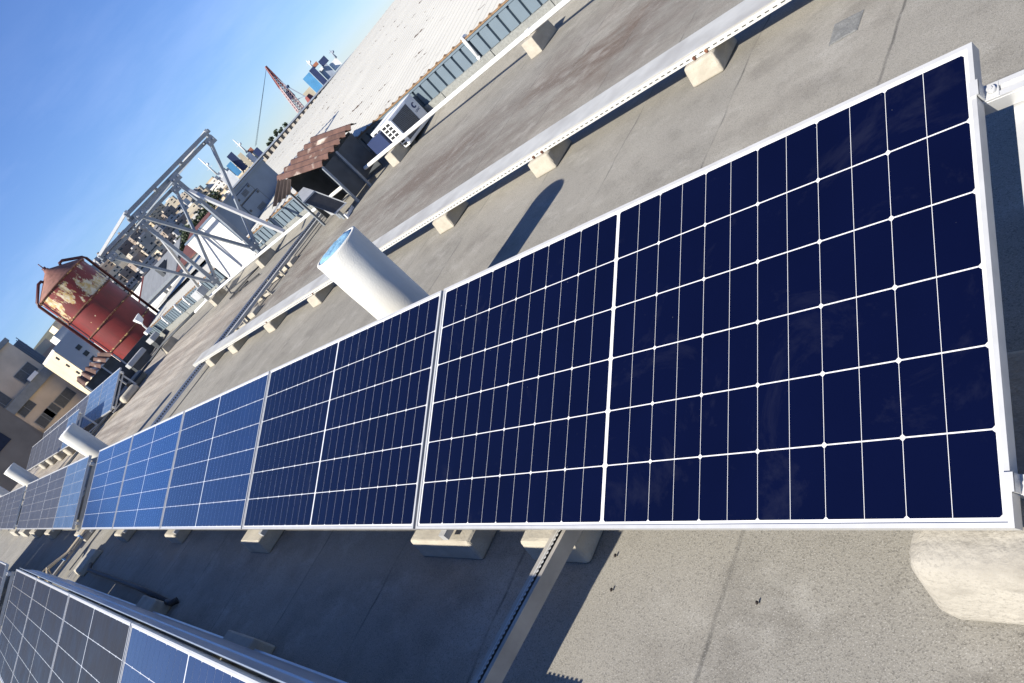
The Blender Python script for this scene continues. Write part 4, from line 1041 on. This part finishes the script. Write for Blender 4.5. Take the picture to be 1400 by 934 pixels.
mast_(t, -38.9, 262, 1.5, 2.1, 'ship_white'); mast_(t, -40.5, 262, .8, 1.45, 'ship_grey', ((.8, .6),))
t = thing('cargo_ship', 'ship with sky blue containers and white superstructure seen past the steel frame', 'ship', pol(-30, 252, -3.5))
sbox(t, 'hull', -28.3, -33.0, -3.5, .15, 252, 'ship_grey', 14)
sbox(t, 'container_stack', -29.75, -30.2, .45, 1.45, 250, 'container_blue')
sbox(t, 'container_stack', -30.25, -30.75, .40, 1.82, 251, 'container_navy')
sbox(t, 'container_stack', -30.8, -31.15, .3, 1.35, 250, 'container_beige')
sbox(t, 'deckhouse', -31.2, -31.6, .2, .95, 251, 'ship_white')
sbox(t, 'bridge', -31.5, -31.9, .75, 1.1, 252, 'orange', 3)
sbox(t, 'container_stack', -31.75, -32.2, .2, .8, 250, 'container_navy')
sbox(t, 'superstructure', -28.8, -29.7, .1, 1.15, 251, 'ship_white')
sbox(t, 'upper_deck', -28.9, -29.5, 1.15, 1.55, 252, 'ship_white', 4)
mast_(t, -31.45, 252, 1.0, 2.25, 'ship_white'); mast_(t, -28.9, 252, 1.5, 3.1, 'ship_white', ((.4, 1.0), (.7, .6)))

# ================================================================== HILLSIDE TOWN
def town_house(az, dist, w_, dp, z0_, z1_, rot, mi, label, wins, hut, lean=False):
    p = pol(az, dist, 0); t = thing('town_house', label, 'house', (p.x, p.y, z0_), 'blocks of the hillside town')
    cr, sr = math.cos(rot), math.sin(rot)
    def tr(x, y, z): return (p.x+x*cr-y*sr, p.y+x*sr+y*cr, z)
    def rb(x0, x1, y0, y1, za, zb):
        b = MB(); b.hexa([tr(x0,y0,za),tr(x1,y0,za),tr(x1,y1,za),tr(x0,y1,za),tr(x0,y0,zb),tr(x1,y0,zb),tr(x1,y1,zb),tr(x0,y1,zb)]); return b
    obj('wall', rb(0, dp, -w_/2, w_/2, z0_, z1_), TOWN[mi], t)
    for (face, u, zz, ww, hh) in wins:
        if face == 0: obj('window', rb(-.12, -.01, u*w_-ww/2, u*w_+ww/2, zz, zz+hh), M['window'], t)
        else: obj('window', rb(dp*(.5+u)-ww/2, dp*(.5+u)+ww/2, w_/2+.01, w_/2+.12, zz, zz+hh), M['window'], t)
    if hut: obj('roof_hut', rb(dp*.2, dp*.6, -w_*hut[0], w_*hut[1], z1_, z1_+hut[2]), TOWN[(mi+2) % 6], t)
TN = ['lowest', 'second lowest', 'third lowest', 'middle', 'third highest', 'second highest', 'topmost']
rnd = random.Random(11)
for tier in range(7):
    dist = HD0+20+tier*66
    az = -15.2+rnd.uniform(-.3, .3); k = 0
    while az > -31.2:
        wd = rnd.uniform(.6, 1.35); a = az-wd/2
        top = skyel(a)
        e0 = -.45+(top+.45)*tier/7; e1 = -.45+(top+.45)*(tier+1)/7+rnd.uniform(-.12, .10)
        if e1-e0 > .12:
            w_ = dist*math.radians(wd)*rnd.uniform(.95, 1.08)
            zb = hill_z(a, dist)-8; zt = CZ+dist*math.tan(math.radians(e1))
            rot = math.radians(rnd.uniform(-12, 0) if rnd.random() < .85 else rnd.uniform(-30, -15)) if a > -25.2 else math.radians(a+rnd.uniform(-42, -8))
            mi = rnd.choice([0, 1, 1, 1, 3, 3, 4, 5, 5, 5]) if a > -25 else rnd.choice([0, 2, 2, 4, 1])
            wins = []
            nc = 3 if wd > .8 else 2
            for f_ in (0, 1):
                for c_ in range(nc if f_ == 0 else 2):
                    for r__ in range(2):
                        if rnd.random() < .22: continue
                        zz = zt-2.6-r__*3.0-rnd.uniform(0, .3)
                        wins.append((f_, (c_-(nc-1)/2)/nc if f_ == 0 else (c_-.5)*.5, zz, rnd.uniform(1.2, 3.4), rnd.uniform(.7, 1.5)))
            hut = (rnd.uniform(.1, .4), rnd.uniform(0, .3), rnd.uniform(.8, 2.4)) if rnd.random() < .6 else None
            size = 'wide' if wd > .85 else 'narrow'
            town_house(a, dist+rnd.uniform(-14, 14), w_, rnd.uniform(7, 11), zb, zt, rot, mi,
                       '%s %s block, %s from the left in the hill town\'s %s tier' % (size, TOWN_N[mi], ORD[k], TN[tier]), wins, hut)
            k += 1
        az -= wd*.96+rnd.choice([0, 0, 0, .08])
# trees at the foot of the town and on the port wall
def tree(p, h, rad, label, seed, n=260, leaf=.5):
    rr = random.Random(seed); t = thing('tree', label, 'tree', p, 'dark trees by the town and port')
    b = MB(); b.tube([p, p+Vector((0, 0, h*.5)), p+Vector((rr.uniform(-.3,.3), rr.uniform(-.3,.3), h*.8))], [rad*.12, rad*.08, rad*.03], 8)
    for k in range(4):
        a = rr.uniform(0, 6.28); q = p+Vector((0, 0, h*(.4+.08*k))); b.tube([q, q+Vector((math.cos(a)*rad*.6, math.sin(a)*rad*.6, h*.18))], [rad*.05, rad*.02], 6)
    obj('trunk', b, M['bark'], t)
    c = MB(); cl = [(Vector((rr.uniform(-.6,.6)*rad, rr.uniform(-.6,.6)*rad, h*rr.uniform(.5,.92))), rad*rr.uniform(.3,.55)) for _ in range(9)]
    for i in range(n):
        cc, cr_ = rr.choice(cl); dd = Vector((rr.gauss(0,1), rr.gauss(0,1), rr.gauss(0,1))).normalized()*cr_*rr.uniform(.55, 1.05)
        q = p+cc+dd; u = Vector((rr.gauss(0,1), rr.gauss(0,1), rr.gauss(0,1))).normalized(); v = u.cross(Vector((rr.gauss(0,1), rr.gauss(0,1), rr.gauss(0,1)))).normalized()
        s_ = leaf*rr.uniform(.6, 1.3); c.add([q-u*s_, q-v*s_*.6, q+u*s_, q+v*s_*.6], [(0,1,2,3)])
    obj('crown', c, M['leaf'], t, fix=False)
for i, (a, dist, e, h, rad) in enumerate([(-24.6, 400, -.6, 10, 5), (-24.0, 402, -.5, 8, 4.5), (-25.2, 405, -.55, 9, 5), (-23.3, 400, -.5, 7, 4), (-26.0, 408, -.5, 9, 5), (-26.9, 412, -.3, 8, 4.5), (-22.4, 402, -.5, 7, 4), (-27.6, 415, -.2, 9, 5)]):
    tree(pol(a, dist, e), h, rad, 'dark bushy tree at the foot of the hill town, %s from the left' % ORD[[6, 1, 3, 2, 4, 5, 0, 7].index(i) if False else i], 100+i, 260, .8)
for i, a in enumerate((-32.9, -33.3, -33.8, -34.2, -34.7)):
    p = pol(a, 165, .1); tree(p, 165*math.tan(math.radians(.42))+rnd.uniform(-.2, .4), .75, 'small dark tree showing above the port wall, %s from the left' % ORD[i], 200+i, 150, .2)
